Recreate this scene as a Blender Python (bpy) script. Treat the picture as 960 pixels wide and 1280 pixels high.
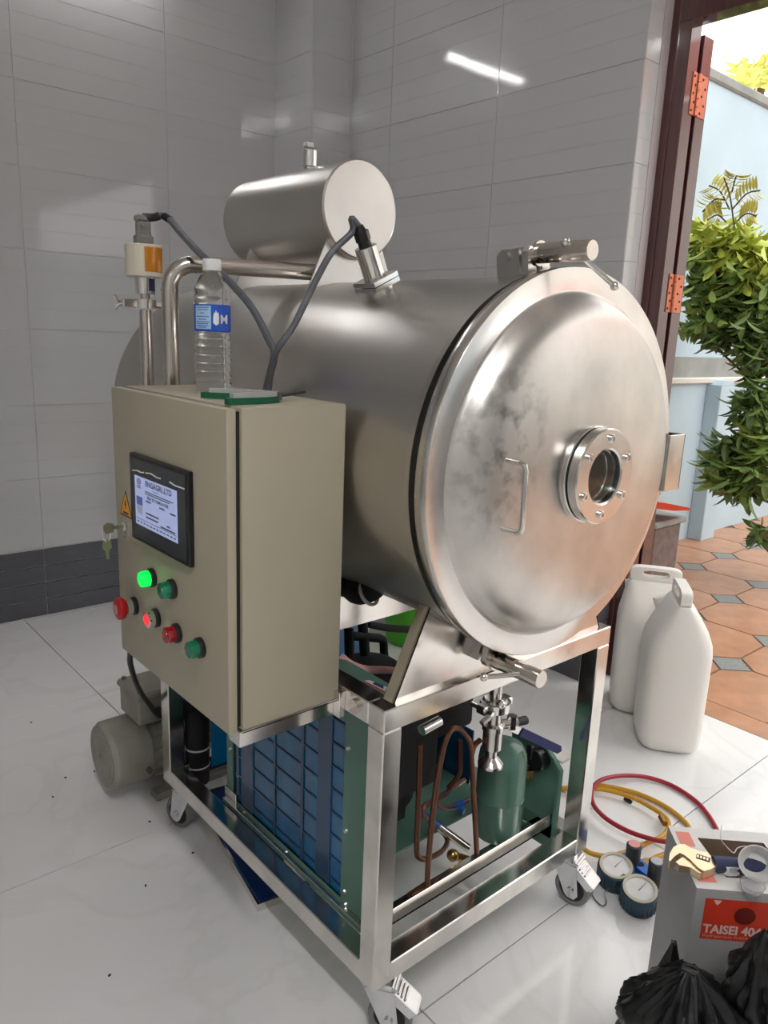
import bpy, bmesh, math, random
from mathutils import Vector, Matrix
random.seed(7)
PI = math.pi
for o in list(bpy.data.objects): bpy.data.objects.remove(o)
scene = bpy.context.scene
COL = scene.collection

# ------------------------------------------------------------------ camera
YAW, PITCH, ROLL, FPX = 0.718558, 0.229474, 0.0398426, 957.1
CAM = Vector((-0.731431, -0.815842, 1.232))
_F = Vector((math.sin(YAW)*math.cos(PITCH), math.cos(YAW)*math.cos(PITCH), -math.sin(PITCH)))
_r = Vector((math.cos(YAW), -math.sin(YAW), 0)); _u = _r.cross(_F)
CR = _r*math.cos(ROLL) + _u*math.sin(ROLL)
CU = _u*math.cos(ROLL) - _r*math.sin(ROLL)
def at(x, y, X=None, Y=None, Z=None):
    """point where the photograph's pixel ray meets a plane of the room"""
    d = CR*((x-480)/FPX) - CU*((y-640)/FPX) + _F
    if X is not None: t = (X-CAM.x)/d.x
    elif Y is not None: t = (Y-CAM.y)/d.y
    else: t = (Z-CAM.z)/d.z
    return CAM + d*t
cd = bpy.data.cameras.new('camera'); cam = bpy.data.objects.new('camera', cd); COL.objects.link(cam)
cd.sensor_fit = 'HORIZONTAL'; cd.sensor_width = 36; cd.lens = 36*FPX/960; cd.clip_start = 0.02
Rm = Matrix((CR, CU, -_F)).transposed().to_4x4()
cam.matrix_world = Matrix.Translation(CAM) @ Rm
scene.camera = cam

# ------------------------------------------------------------------ sky and exposure
world = bpy.data.worlds.new('sky'); scene.world = world; world.use_nodes = True
wn = world.node_tree.nodes; wl = world.node_tree.links
bgn = wn['Background']; bgn.inputs['Color'].default_value = (1.0, 0.99, 0.97, 1); bgn.inputs['Strength'].default_value = 1.28
vs = scene.view_settings
vs.view_transform = 'Standard'; vs.look = 'None'; vs.gamma = 1.0; vs.use_curve_mapping = False
vs.exposure = 1.02
LAMP = 62.0          # emission of the ceiling batten's tubes
LAMP_WALL = 17.0     # emission of the small wall tube

# ------------------------------------------------------------------ materials
def rgb(r, g, b):
    f = lambda c: (c/255/12.92) if c <= 10 else ((c/255+0.055)/1.055)**2.4
    return (f(r), f(g), f(b), 1)
MATS = {}
def mat(name, col, rough=0.5, metal=0.0, var=0.0, vscale=8.0, vstretch=(1, 1, 1), rvar=0.0, bump=0.0, bscale=60.0,
        trans=0.0, ior=1.45, emit=None, estr=0.0, coat=0.0, spec=None, alpha=None, col2=None, sss=0.0):
    m = bpy.data.materials.new(name); m.use_nodes = True
    nt = m.node_tree; b = nt.nodes['Principled BSDF']
    col = tuple(col) if len(col) == 4 else (*col, 1)
    b.inputs['Base Color'].default_value = col
    b.inputs['Roughness'].default_value = rough; b.inputs['Metallic'].default_value = metal
    b.inputs['IOR'].default_value = ior
    b.inputs['Transmission Weight'].default_value = trans
    if coat: b.inputs['Coat Weight'].default_value = coat; b.inputs['Coat Roughness'].default_value = 0.05
    if spec is not None: b.inputs['Specular IOR Level'].default_value = spec
    if sss: b.inputs['Subsurface Weight'].default_value = sss; b.inputs['Subsurface Radius'].default_value = (.12, .11, .10)
    if emit: b.inputs['Emission Color'].default_value = emit; b.inputs['Emission Strength'].default_value = estr
    if var or rvar or bump:
        tc = nt.nodes.new('ShaderNodeTexCoord'); mp = nt.nodes.new('ShaderNodeMapping')
        mp.inputs['Scale'].default_value = vstretch
        nt.links.new(tc.outputs['Object'], mp.inputs['Vector'])
        ns = nt.nodes.new('ShaderNodeTexNoise'); ns.inputs['Scale'].default_value = vscale; ns.inputs['Detail'].default_value = 4
        ns.inputs['Roughness'].default_value = 0.5
        nt.links.new(mp.outputs['Vector'], ns.inputs['Vector'])
        if var:
            mx = nt.nodes.new('ShaderNodeMix'); mx.data_type = 'RGBA'
            c2 = col2 if col2 else tuple(c*(1-var) for c in col[:3])+(1,)
            mx.inputs['A'].default_value = c2
            mx.inputs['B'].default_value = col if col2 else tuple(min(1, c*(1+var)) for c in col[:3])+(1,)
            rp = nt.nodes.new('ShaderNodeMapRange'); rp.inputs['From Min'].default_value = 0.22; rp.inputs['From Max'].default_value = 0.78
            nt.links.new(ns.outputs['Fac'], rp.inputs['Value']); nt.links.new(rp.outputs['Result'], mx.inputs['Factor'])
            nt.links.new(mx.outputs['Result'], b.inputs['Base Color'])
        if rvar:
            mr = nt.nodes.new('ShaderNodeMapRange'); mr.inputs['From Min'].default_value = 0.2; mr.inputs['From Max'].default_value = 0.8
            mr.inputs['To Min'].default_value = max(0.02, rough-rvar); mr.inputs['To Max'].default_value = rough+rvar
            nt.links.new(ns.outputs['Fac'], mr.inputs['Value']); nt.links.new(mr.outputs['Result'], b.inputs['Roughness'])
        if bump:
            n2 = nt.nodes.new('ShaderNodeTexNoise'); n2.inputs['Scale'].default_value = bscale; n2.inputs['Detail'].default_value = 3
            nt.links.new(mp.outputs['Vector'], n2.inputs['Vector'])
            bp = nt.nodes.new('ShaderNodeBump'); bp.inputs['Strength'].default_value = bump; bp.inputs['Distance'].default_value = 0.004
            nt.links.new(n2.outputs['Fac'], bp.inputs['Height']); nt.links.new(bp.outputs['Normal'], b.inputs['Normal'])
    MATS[name] = m
    return m
M = MATS
mat('wall_tile', (.53, .53, .53), .07, var=.03, vscale=2.0, bump=.02, bscale=9)
mat('grout_light', (.66, .65, .63), .8)
mat('skirt_tile', rgb(84, 84, 90), .22, var=.10, vscale=14, vstretch=(1, 1, 6))
mat('pinkish_strip', rgb(186, 176, 176), .7)
mat('plain_wall', (.55, .55, .54), .3)
mat('ceiling', (.75, .75, .74), .8)
mat('grout_dark', (.16, .155, .15), .8)
mat('door_wood', rgb(76, 36, 36), .25, var=.25, vscale=7, vstretch=(9, 9, .5), coat=1.0)
mat('copper_plate', rgb(204, 120, 90), .4, .5, var=.12, vscale=30)
mat('black_hole', (.01, .01, .01), .9)
mat('terrace_tile', rgb(188, 138, 106), .33, var=.22, vscale=9, bump=.15, bscale=30)
mat('terrace_inset', rgb(140, 142, 138), .5, var=.35, vscale=90)
mat('terrace_grout', rgb(128, 112, 98), .9)
mat('blue_wall', rgb(188, 208, 219), .8, var=.07, vscale=2.5)
mat('blue_plinth', rgb(188, 208, 219), .8, var=.08, vscale=3)
mat('house_wall', rgb(234, 232, 226), .8)
mat('roof_red', rgb(190, 84, 60), .7, var=.2, vscale=5)
mat('cement', rgb(150, 152, 148), .9, var=.2, vscale=6)
mat('white_paint', rgb(222, 220, 212), .6)
mat('stone_post', rgb(118, 104, 98), .8, var=.3, vscale=26)
mat('red_plastic', rgb(232, 82, 48), .35)
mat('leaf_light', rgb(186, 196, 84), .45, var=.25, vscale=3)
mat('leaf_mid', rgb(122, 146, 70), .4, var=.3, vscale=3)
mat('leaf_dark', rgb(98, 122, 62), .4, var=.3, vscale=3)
mat('leaf_yellow', rgb(208, 200, 104), .5, var=.15, vscale=3)
mat('bark', rgb(96, 78, 58), .9, var=.3, vscale=20)
mat('frame_steel', (.74, .71, .67), .18, 1.0, var=.18, vscale=14, rvar=.08)
mat('shell_steel', (.58, .555, .525), .345, 1.0, var=.16, vscale=4, vstretch=(1, .45, 1), rvar=.06)
mat('dome_steel', (.64, .615, .58), .345, 1.0, var=.24, vscale=9, rvar=.06)
mat('ring_steel', (.70, .67, .64), .20, 1.0, var=.12, vscale=12, rvar=.05)
mat('bright_steel', (.78, .76, .73), .14, 1.0, var=.06, vscale=20)
mat('pipe_steel', (.62, .57, .52), .16, 1.0, var=.1, vscale=12)
mat('dark_steel', (.16, .155, .15), .35, 1.0, var=.3, vscale=20)
mat('zinc', (.70, .71, .73), .2, 1.0, var=.08, vscale=25)
mat('gasket', (.012, .012, .012), .6)
mat('cabinet_paint', rgb(170, 163, 142), .42, var=.02, vscale=4, bump=.05, bscale=260)
mat('screen_bezel', (.012, .012, .013), .3)
mat('screen_border', (.055, .062, .066), .12)
mat('screen_lcd', rgb(160, 170, 205), .25, emit=rgb(176, 188, 232), estr=.22)
mat('screen_ink', (.10, .11, .20), .5)
mat('screen_button', (.09, .12, .30), .4, emit=(.05, .07, .25, 1), estr=.3)
mat('screen_button_grey', (.32, .33, .42), .4, emit=(.2, .21, .3, 1), estr=.3)
mat('film_curl', (.8, .8, .8), .15)
mat('warn_yellow', rgb(236, 160, 22), .45)
mat('black_plastic', (.012, .012, .013), .35)
mat('black_rubber', (.018, .018, .018), .6)
mat('lens_green', (.0, .16, .075), .12, coat=.6)
mat('lens_green_lit', (.0, .5, .05), .25, emit=(.0, 1, .06, 1), estr=.75)
mat('lens_red', (.30, .004, .008), .15, coat=.6)
mat('lens_red_lit', (.5, .01, .01), .25, emit=(1, .02, .03, 1), estr=.75)
mat('stop_red', rgb(168, 12, 16), .35)
mat('stop_print', rgb(190, 150, 140), .5)
mat('chrome', (.85, .85, .85), .08, 1.0)
mat('brass', rgb(176, 146, 86), .3, 1.0)
mat('copper_pipe', rgb(112, 74, 58), .4, .7, var=.3, vscale=25)
mat('unit_green', rgb(86, 124, 110), .38, var=.06, vscale=6)
mat('receiver_green', rgb(82, 120, 104), .26, var=.05, vscale=8, coat=.3)
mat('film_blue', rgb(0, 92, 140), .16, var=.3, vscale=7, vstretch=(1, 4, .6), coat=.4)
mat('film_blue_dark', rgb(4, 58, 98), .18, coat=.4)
mat('tray_blue', rgb(16, 48, 108), .3)
mat('foam_black', (.012, .012, .014), .75, bump=.2, bscale=80)
mat('tie_white', (.7, .7, .7), .5)
mat('pump_grey', rgb(150, 148, 138), .5, var=.2, vscale=14, bump=.2, bscale=60)
mat('pump_dark', (.12, .11, .10), .5)
mat('bottle_clear', (.97, .98, .98), .02, trans=1.0, ior=1.33)
mat('bottle_cap', (.82, .82, .82), .4)
mat('label_blue', rgb(38, 84, 186), .35)
mat('label_pale', rgb(168, 204, 232), .4)
mat('label_ink', rgb(70, 120, 190), .5)
mat('label_white', (.85, .87, .9), .4)
mat('tool_green', rgb(10, 92, 62), .4)
mat('tool_grey', rgb(176, 178, 176), .4)
mat('sensor_cream', rgb(216, 208, 190), .4)
mat('sensor_orange', rgb(196, 122, 20), .25, coat=.5)
mat('plug_grey', rgb(128, 126, 122), .5)
mat('cable_grey', rgb(92, 94, 100), .4, var=.3, vscale=40)
mat('cable_black', (.015, .015, .015), .4)
mat('blue_tape', rgb(20, 36, 82), .4)
mat('lever_blue', rgb(24, 32, 92), .4)
mat('jerry_white', rgb(244, 240, 234), .42, sss=1.0)
mat('sheet_white', rgb(226, 224, 220), .5)
mat('hose_red', rgb(158, 36, 48), .3)
mat('hose_yellow', rgb(196, 146, 38), .3)
mat('pink_wrap', rgb(226, 176, 176), .6, var=.25, vscale=40)
mat('gauge_teal', rgb(38, 66, 82), .5)
mat('gauge_rim', rgb(196, 190, 172), .4)
mat('gauge_face', (.75, .75, .74), .2, coat=.8, var=.1, vscale=30)
mat('manifold_blue', rgb(38, 98, 190), .35)
mat('knob_dark', rgb(52, 54, 58), .5)
mat('knob_pink', rgb(222, 150, 148), .5)
mat('knob_pale', rgb(176, 180, 190), .4)
mat('carton_grey', rgb(168, 168, 168), .55, var=.12, vscale=7)
mat('carton_white', rgb(226, 224, 222), .5, var=.05, vscale=9)
mat('carton_red', rgb(198, 56, 34), .5, var=.1, vscale=9)
mat('carton_print', rgb(228, 206, 198), .5)
mat('carton_dark', rgb(110, 28, 24), .5)
mat('carton_pink', rgb(232, 140, 122), .5)
mat('wrench_gold', rgb(212, 190, 156), .28, .8, var=.08, vscale=25)
mat('wrench_grip', rgb(44, 52, 84), .5)
mat('clear_plastic', (.93, .94, .95), .08, trans=.85, ior=1.3)
mat('cup_white', (.78, .77, .75), .35)
mat('bag_black', (.009, .009, .010), .32)
mat('bin_green', rgb(80, 178, 36), .35)
mat('lamp_tube', (.9, .9, .9), .5, emit=(1, .99, .985, 1), estr=LAMP)
mat('lamp_wall_tube', (.9, .9, .9), .5, emit=(1, .99, .985, 1), estr=LAMP_WALL)
mat('lamp_housing', (.8, .8, .8), .4)
mat('sticker_white', (.8, .8, .8), .4)
mat('sticker_red', rgb(176, 30, 36), .4)
mat('sticker_blue', rgb(30, 44, 96), .4)

mat('wheel_grey', rgb(120, 120, 122), .5)
mat('sight_glass', (.55, .66, .64), .02, trans=1.0, ior=1.35)
mat('pot_end', (.62, .60, .57), .38, 1.0, var=.1, vscale=7)
mat('brass_pale', rgb(150, 144, 122), .35, .6)
mat('carton_inside', rgb(134, 112, 92), .8)
# worn, blotchy patch beside the door handle and fine scratches
def dome_stain():
    nt = M['dome_steel'].node_tree; b = nt.nodes['Principled BSDF']; N = nt.nodes.new; Lk = nt.links.new
    src = b.inputs['Base Color'].links[0].from_socket
    tc = N('ShaderNodeTexCoord'); vm = N('ShaderNodeVectorMath'); vm.operation = 'SUBTRACT'; vm.inputs[1].default_value = (-.205, -.03, .06)
    sc = N('ShaderNodeVectorMath'); sc.operation = 'MULTIPLY'; sc.inputs[1].default_value = (1.3, 0, .75)
    ln = N('ShaderNodeVectorMath'); ln.operation = 'LENGTH'
    Lk(tc.outputs['Object'], vm.inputs[0]); Lk(vm.outputs[0], sc.inputs[0]); Lk(sc.outputs[0], ln.inputs[0])
    mr = N('ShaderNodeMapRange'); mr.inputs['From Min'].default_value = .03; mr.inputs['From Max'].default_value = .13; mr.inputs['To Min'].default_value = 1; mr.inputs['To Max'].default_value = 0
    Lk(ln.outputs['Value'], mr.inputs['Value'])
    ns = N('ShaderNodeTexNoise'); ns.inputs['Scale'].default_value = 34; ns.inputs['Detail'].default_value = 5; Lk(tc.outputs['Object'], ns.inputs['Vector'])
    th = N('ShaderNodeMapRange'); th.inputs['From Min'].default_value = .48; th.inputs['From Max'].default_value = .66; Lk(ns.outputs['Fac'], th.inputs['Value'])
    mu = N('ShaderNodeMath'); mu.operation = 'MULTIPLY'; Lk(mr.outputs['Result'], mu.inputs[0]); Lk(th.outputs['Result'], mu.inputs[1])
    m2 = N('ShaderNodeMath'); m2.operation = 'MULTIPLY'; m2.inputs[1].default_value = .75; Lk(mu.outputs[0], m2.inputs[0])
    mx = N('ShaderNodeMix'); mx.data_type = 'RGBA'; mx.inputs['B'].default_value = (.16, .155, .15, 1)
    Lk(m2.outputs[0], mx.inputs['Factor']); Lk(src, mx.inputs['A']); Lk(mx.outputs['Result'], b.inputs['Base Color'])
dome_stain()
# marble look of the polished floor tiles
def floor_material():
    m = mat('floor_tile', (.74, .735, .72), .085)
    nt = m.node_tree; b = nt.nodes['Principled BSDF']
    g = nt.nodes.new('ShaderNodeNewGeometry')
    w = nt.nodes.new('ShaderNodeTexNoise'); w.inputs['Scale'].default_value = 1.7; w.inputs['Detail'].default_value = 8; w.inputs['Distortion'].default_value = 1.6
    nt.links.new(g.outputs['Position'], w.inputs['Vector'])
    r = nt.nodes.new('ShaderNodeValToRGB')
    e = r.color_ramp.elements; e[0].position = .47; e[0].color = (.86, .857, .85, 1); e[1].position = .53; e[1].color = (.85, .847, .84, 1)
    k = r.color_ramp.elements.new(.50); k.color = (.815, .81, .80, 1)
    nt.links.new(w.outputs['Fac'], r.inputs['Fac']); nt.links.new(r.outputs['Color'], b.inputs['Base Color'])
floor_material()

# ------------------------------------------------------------------ mesh helpers
class MB:
    def __init__(s, mats=None):
        s.bm = bmesh.new(); s.T = Matrix.Identity(4)
    def _add(s, verts, faces, mi=0):
        vs = [s.bm.verts.new(s.T @ Vector(v)) for v in verts]
        out = []
        for f in faces:
            try:
                fa = s.bm.faces.new([vs[i] for i in f]); fa.material_index = mi; out.append(fa)
            except ValueError: pass
        return vs, out
    def box(s, lo, hi, mi=0, bev=0.0, seg=1):
        x0, y0, z0 = lo; x1, y1, z1 = hi
        v = [(x0,y0,z0),(x1,y0,z0),(x1,y1,z0),(x0,y1,z0),(x0,y0,z1),(x1,y0,z1),(x1,y1,z1),(x0,y1,z1)]
        vs, fs = s._add(v, [(0,3,2,1),(4,5,6,7),(0,1,5,4),(1,2,6,5),(2,3,7,6),(3,0,4,7)], mi)
        if bev:
            es = list({e for f in fs for e in f.edges})
            r = bmesh.ops.bevel(s.bm, geom=es, offset=bev, segments=seg, affect='EDGES', profile=.5)
            for f in r['faces']: f.material_index = mi
        return s
    def cbox(s, c, d, mi=0, bev=0.0, seg=1):
        return s.box([c[i]-d[i]/2 for i in range(3)], [c[i]+d[i]/2 for i in range(3)], mi, bev, seg)
    @staticmethod
    def frame(d):
        d = Vector(d).normalized()
        a = Vector((0,0,1)) if abs(d.z) < .9 else Vector((1,0,0))
        u = a.cross(d).normalized(); return u, d.cross(u), d
    def lathe(s, prof, org, axis, seg=32, mi=0, ang=2*PI, mfun=None):
        """prof: list of (radius, height along axis)"""
        u, v, d = s.frame(axis); org = Vector(org)
        full = abs(ang-2*PI) < 1e-6
        n = seg if full else seg+1
        verts, idx = [], []
        for r, h in prof:
            if r < 1e-6:
                idx.append([len(verts)]*n); verts.append(org+d*h)
            else:
                row = []
                for k in range(n):
                    a = ang*k/seg; row.append(len(verts)); verts.append(org+d*h+(u*math.cos(a)+v*math.sin(a))*r)
                idx.append(row)
        faces, mis = [], []
        for i in range(len(prof)-1):
            A, B = idx[i], idx[i+1]
            for k in range(seg):
                k2 = (k+1) % n
                q = [A[k], A[k2], B[k2], B[k]]; q2 = []
                for t in q:
                    if t not in q2: q2.append(t)
                if len(q2) >= 3: faces.append(q2); mis.append(mfun(i, k) if mfun else mi)
        vs, fs = [], []
        vv = [s.bm.verts.new(s.T @ Vector(p)) for p in verts]
        for f, m_ in zip(faces, mis):
            try:
                fa = s.bm.faces.new([vv[i] for i in f]); fa.material_index = m_
            except ValueError: pass
        return s
    def cyl(s, p0, p1, r0, r1=None, seg=24, mi=0, bev=0.0):
        p0, p1 = Vector(p0), Vector(p1); L = (p1-p0).length
        r1 = r0 if r1 is None else r1
        if bev: prof = [(0,0),(r0-bev,0),(r0,bev),(r1,L-bev),(r1-bev,L),(0,L)]
        else: prof = [(0,0),(r0,0),(r1,L),(0,L)]
        return s.lathe(prof, p0, p1-p0, seg, mi)
    def ring(s, c, axis, ro, ri, t, seg=32, mi=0):
        return s.lathe([(ri,0),(ro,0),(ro,t),(ri,t),(ri,0)], c, axis, seg, mi)
    def ball(s, c, r, seg=16, mi=0, sc=(1,1,1)):
        n = 8; T = s.T
        s.T = T @ Matrix.Translation(Vector(c)) @ Matrix.Diagonal((*sc,1))
        s.lathe([(r*math.sin(PI*i/n), -r*math.cos(PI*i/n)) for i in range(n+1)], (0,0,0), (0,0,1), seg, mi); s.T = T
        return s
    def tube(s, pts, r, seg=10, mi=0, sub=6, closed=False, smooth=True, cap=True, rfun=None):
        P = [Vector(p) for p in pts]
        if smooth and len(P) > 2:
            Q = []; n = len(P)
            rng = range(n) if closed else range(n-1)
            for i in rng:
                if closed: a,b,c,d = P[i-1],P[i],P[(i+1)%n],P[(i+2)%n]
                else:
                    b, c = P[i], P[i+1]; a = P[i-1] if i else b*2-c; d = P[i+2] if i+2 < n else c*2-b
                for k in range(sub):
                    t = k/sub; t2=t*t; t3=t2*t
                    Q.append(.5*((2*b)+(c-a)*t+(2*a-5*b+4*c-d)*t2+(3*b-a-3*c+d)*t3))
            if not closed: Q.append(P[-1])
            P = Q
        n = len(P); u = None; rows = []; verts = []
        for i in range(n):
            if closed: tn = (P[(i+1)%n]-P[i-1]).normalized()
            else: tn = (P[min(i+1,n-1)]-P[max(i-1,0)]).normalized()
            if u is None: u,_,_ = s.frame(tn)
            u = (u-tn*u.dot(tn)).normalized(); v = tn.cross(u)
            rr = r if rfun is None else r*rfun(i/(n-1))
            row = []
            for k in range(seg):
                a = 2*PI*k/seg; row.append(len(verts)); verts.append(P[i]+(u*math.cos(a)+v*math.sin(a))*rr)
            rows.append(row)
        faces = []
        for i in range(n if closed else n-1):
            A,B = rows[i], rows[(i+1)%n]
            for k in range(seg): faces.append((A[k],A[(k+1)%seg],B[(k+1)%seg],B[k]))
        if cap and not closed: faces += [tuple(reversed(rows[0])), tuple(rows[-1])]
        s._add(verts, faces, mi); return s
    def prism(s, poly, org, u, v, depth, mi=0):
        """poly of (a,b) in the u,v plane, extruded by the vector depth"""
        org, u, v, depth = Vector(org), Vector(u), Vector(v), Vector(depth)
        A = [org+u*a+v*b for a,b in poly]; n = len(A)
        s._add(A+[p+depth for p in A], [tuple(range(n)), tuple(range(2*n-1, n-1, -1))]+[(i,(i+1)%n,n+(i+1)%n,n+i) for i in range(n)], mi)
        return s
    def strip(s, A, B, mi=0):
        n = len(A); s._add(list(A)+list(B), [(i,i+1,n+i+1,n+i) for i in range(n-1)], mi); return s
    def text(s, body, size, org, u, v, mi=0, depth=.0006, bold=0.0, width=None, align='LEFT'):
        cu = bpy.data.curves.new('t', 'FONT'); cu.body = body; cu.size = size; cu.offset = bold; cu.align_x = align
        cu.resolution_u = 3
        ob = bpy.data.objects.new('t', cu); COL.objects.link(ob)
        me = bpy.data.meshes.new_from_object(ob.evaluated_get(bpy.context.evaluated_depsgraph_get()))
        u, v = Vector(u).normalized(), Vector(v).normalized(); n = u.cross(v); org = Vector(org)
        k = 1.0
        if width:
            xs = [p.co.x for p in me.vertices]; k = width/(max(xs)-min(xs))
        vs = [s.bm.verts.new(s.T @ (org+u*p.co.x*k+v*p.co.y+n*depth)) for p in me.vertices]
        for f in me.polygons:
            try:
                fa = s.bm.faces.new([vs[i] for i in f.vertices]); fa.material_index = mi
            except ValueError: pass
        bpy.data.objects.remove(ob); bpy.data.curves.remove(cu); bpy.data.meshes.remove(me)
        return s
    def build(s, name, mats, parent=None, sharp=32, norm=True):
        if norm: bmesh.ops.recalc_face_normals(s.bm, faces=s.bm.faces[:])
        vs = s.bm.verts
        lo = Vector([min(v.co[i] for v in vs) for i in range(3)]); hi = Vector([max(v.co[i] for v in vs) for i in range(3)])
        c = (lo+hi)/2
        if parent is None: c.z = lo.z
        for v in vs: v.co -= c
        me = bpy.data.meshes.new(name); s.bm.to_mesh(me); s.bm.free()
        for p in me.polygons: p.use_smooth = True
        me.set_sharp_from_angle(angle=math.radians(sharp))
        if not isinstance(mats, (list, tuple)): mats = [mats]
        for m_ in mats: me.materials.append(M[m_] if isinstance(m_, str) else m_)
        return link(name, me, c, parent)
WL = {}
def link(name, me, loc, parent=None):
    o = bpy.data.objects.new(name, me); COL.objects.link(o)
    if parent is not None:
        o.parent = parent; o.location = Vector(loc)-WL[parent.name]
    else: o.location = loc
    WL[o.name] = Vector(loc)
    return o
def tag(o, label=None, cat=None, group=None, kind=None):
    if label: o['label'] = label
    if cat: o['category'] = cat
    if group: o['group'] = group
    if kind: o['kind'] = kind
    return o
def thing(name, loc, label, cat, group=None):
    return tag(link(name, None, Vector(loc)), label, cat, group)
def struct(o): o['kind'] = 'structure'; return o
def label(o, t): o['label'] = t; return o

exec_parts = []

# ================================================================== THE SETTING
YB, XR, XD, ZC = 2.457, 1.575, 1.708, 3.3
XL, YF = -2.6, -3.2
DOOR_Y0, DOOR_Y1, DOOR_Z = -2.3, 0.608, 2.218

def tile_mesh(name, w, h, strips, t, groove, mname, bev=.0012):
    """one ceramic tile lying in the xz plane, front towards -y, with pressed horizontal strips"""
    mb = MB(); sh = h/strips
    mb.box((-w/2, -t*.72, -h/2), (w/2, 0, h/2))
    for k in range(strips):
        mb.box((-w/2, -t, -h/2+k*sh+(groove/2 if k else 0)), (w/2, -t*.72, -h/2+(k+1)*sh-(groove/2 if k < strips-1 else 0)), 0, min(bev, t*.2))
    bmesh.ops.recalc_face_normals(mb.bm, faces=mb.bm.faces[:])
    me = bpy.data.meshes.new(name); mb.bm.to_mesh(me); mb.bm.free()
    me.materials.append(M[mname]); return me
_tiles = {}
def get_tile(w, h, strips, t, mname):
    k = (round(w, 3), round(h, 3), strips, mname)
    if k not in _tiles: _tiles[k] = tile_mesh('tile', w, h, strips, t, .0020, mname, .0004)
    return _tiles[k]
def lay_wall(parent, origin, udir, rz, u_edges, z_edges, mname, strips, t=.0022, gap=.0018):
    """tiles on a wall; u along udir from origin, rz turns the tile front to face the room"""
    for i in range(len(u_edges)-1):
        for j in range(len(z_edges)-1):
            w = u_edges[i+1]-u_edges[i]-gap; h = z_edges[j+1]-z_edges[j]-gap
            p = Vector(origin)+Vector(udir)*((u_edges[i]+u_edges[i+1])/2); p.z = (z_edges[j]+z_edges[j+1])/2
            o = link('tile', get_tile(w, h, strips, t, mname), p, parent)
            o.rotation_euler = (random.gauss(0, .0013), random.gauss(0, .0003), rz+random.gauss(0, .0013))

zt = [.293+.3*k for k in range(11)]; zt[-1] = ZC
zs = [0, .0733, .1465, .2198, .293]
# back wall (behind the machine), faces -y
wb = struct(MB().box((XL, YB, 0), (XR+.3, YB+.15, ZC)).build('wall_back', 'grout_light'))
xe = [.231-.6*k for k in range(3, -1, -1)]+[.831, 1.365]
lay_wall(wb, (0, YB, 0), (1, 0, 0), 0, xe, zt, 'wall_tile', 4)
w2 = MB().box((XL, YB-.002, .293), (xe[0]-.003, YB, ZC)).build('tile_field', 'wall_tile', wb); w2['kind'] = 'stuff'
bb = struct(MB().box((XL, YB-.004, 0), (XR, YB, .293)).build('baseboard_back', 'grout_light'))
lay_wall(bb, (0, YB-.004, 0), (1, 0, 0), 0, xe, zs, 'skirt_tile', 1, .007, .004)
# pillar in the corner
pil = struct(MB().box((1.365, 2.16, 0), (XR+.02, YB, ZC)).build('wall_pillar', 'grout_light'))
lay_wall(pil, (1.365, 0, 0), (0, 1, 0), -PI/2, [2.16-.002, YB-.002], zt, 'wall_tile', 4)
lay_wall(pil, (0, 2.16, 0), (1, 0, 0), 0, [1.365, XR-.002], zt, 'wall_tile', 4)
lay_wall(pil, (1.365, 0, 0), (0, 1, 0), -PI/2, [2.16-.002, YB-.002], zs, 'skirt_tile', 1, .007, .004)
lay_wall(pil, (0, 2.16, 0), (1, 0, 0), 0, [1.365, XR-.002], zs, 'skirt_tile', 1, .007, .004)
# right wall, faces -x, ends at the doorway with a short return
YE = .677
wr = struct(MB().box((XR, YE, 0), (XD+.07, YB, ZC)).build('wall_right', 'grout_light'))
ye = [YE-.002, 1.277, 1.877, 2.151]
lay_wall(wr, (XR, 0, 0), (0, 1, 0), -PI/2, ye, zt, 'wall_tile', 4)
lay_wall(wr, (0, YE, 0), (1, 0, 0), 0, [XR, 1.655], zt, 'wall_tile', 4)
MB().box((1.656, YE-.003, .293), (XD, YE, ZC)).build('return_strip', 'pinkish_strip', wr)  # pinkish grey strip between the return tiles and the door frame
br = struct(MB().box((XR-.004, YE-.004, 0), (XR, 2.15, .293)).box((XR-.004, YE-.004, 0), (XD, YE, .293)).build('baseboard_right', 'grout_light'))
lay_wall(br, (XR-.004, 0, 0), (0, 1, 0), -PI/2, [YE-.011]+ye[1:], zs, 'skirt_tile', 1, .007, .004)
lay_wall(br, (0, YE-.004, 0), (1, 0, 0), 0, [XR-.004, XD-.002], zs, 'skirt_tile', 1, .007, .004)
# wall over and beyond the doorway, the wall behind the camera, left wall, ceiling
struct(MB().box((XD, DOOR_Y0-.06, DOOR_Z+.075), (XD+.07, YE, ZC)).build('wall_over_door', 'plain_wall'))
struct(MB().box((XD, YF, 0), (XD+.07, DOOR_Y0-.06, ZC)).build('wall_right_far', 'plain_wall'))
struct(MB().box((XL-.12, YF-.12, 0), (XD+.1, YF, ZC)).build('wall_front', 'plain_wall'))
struct(MB().box((XL-.12, YF, 0), (XL, YB, ZC)).build('wall_left', 'plain_wall'))
struct(MB().box((XL-.12, YF-.12, ZC), (XD+.1, YB+.15, ZC+.12)).build('ceiling', 'ceiling'))
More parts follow.
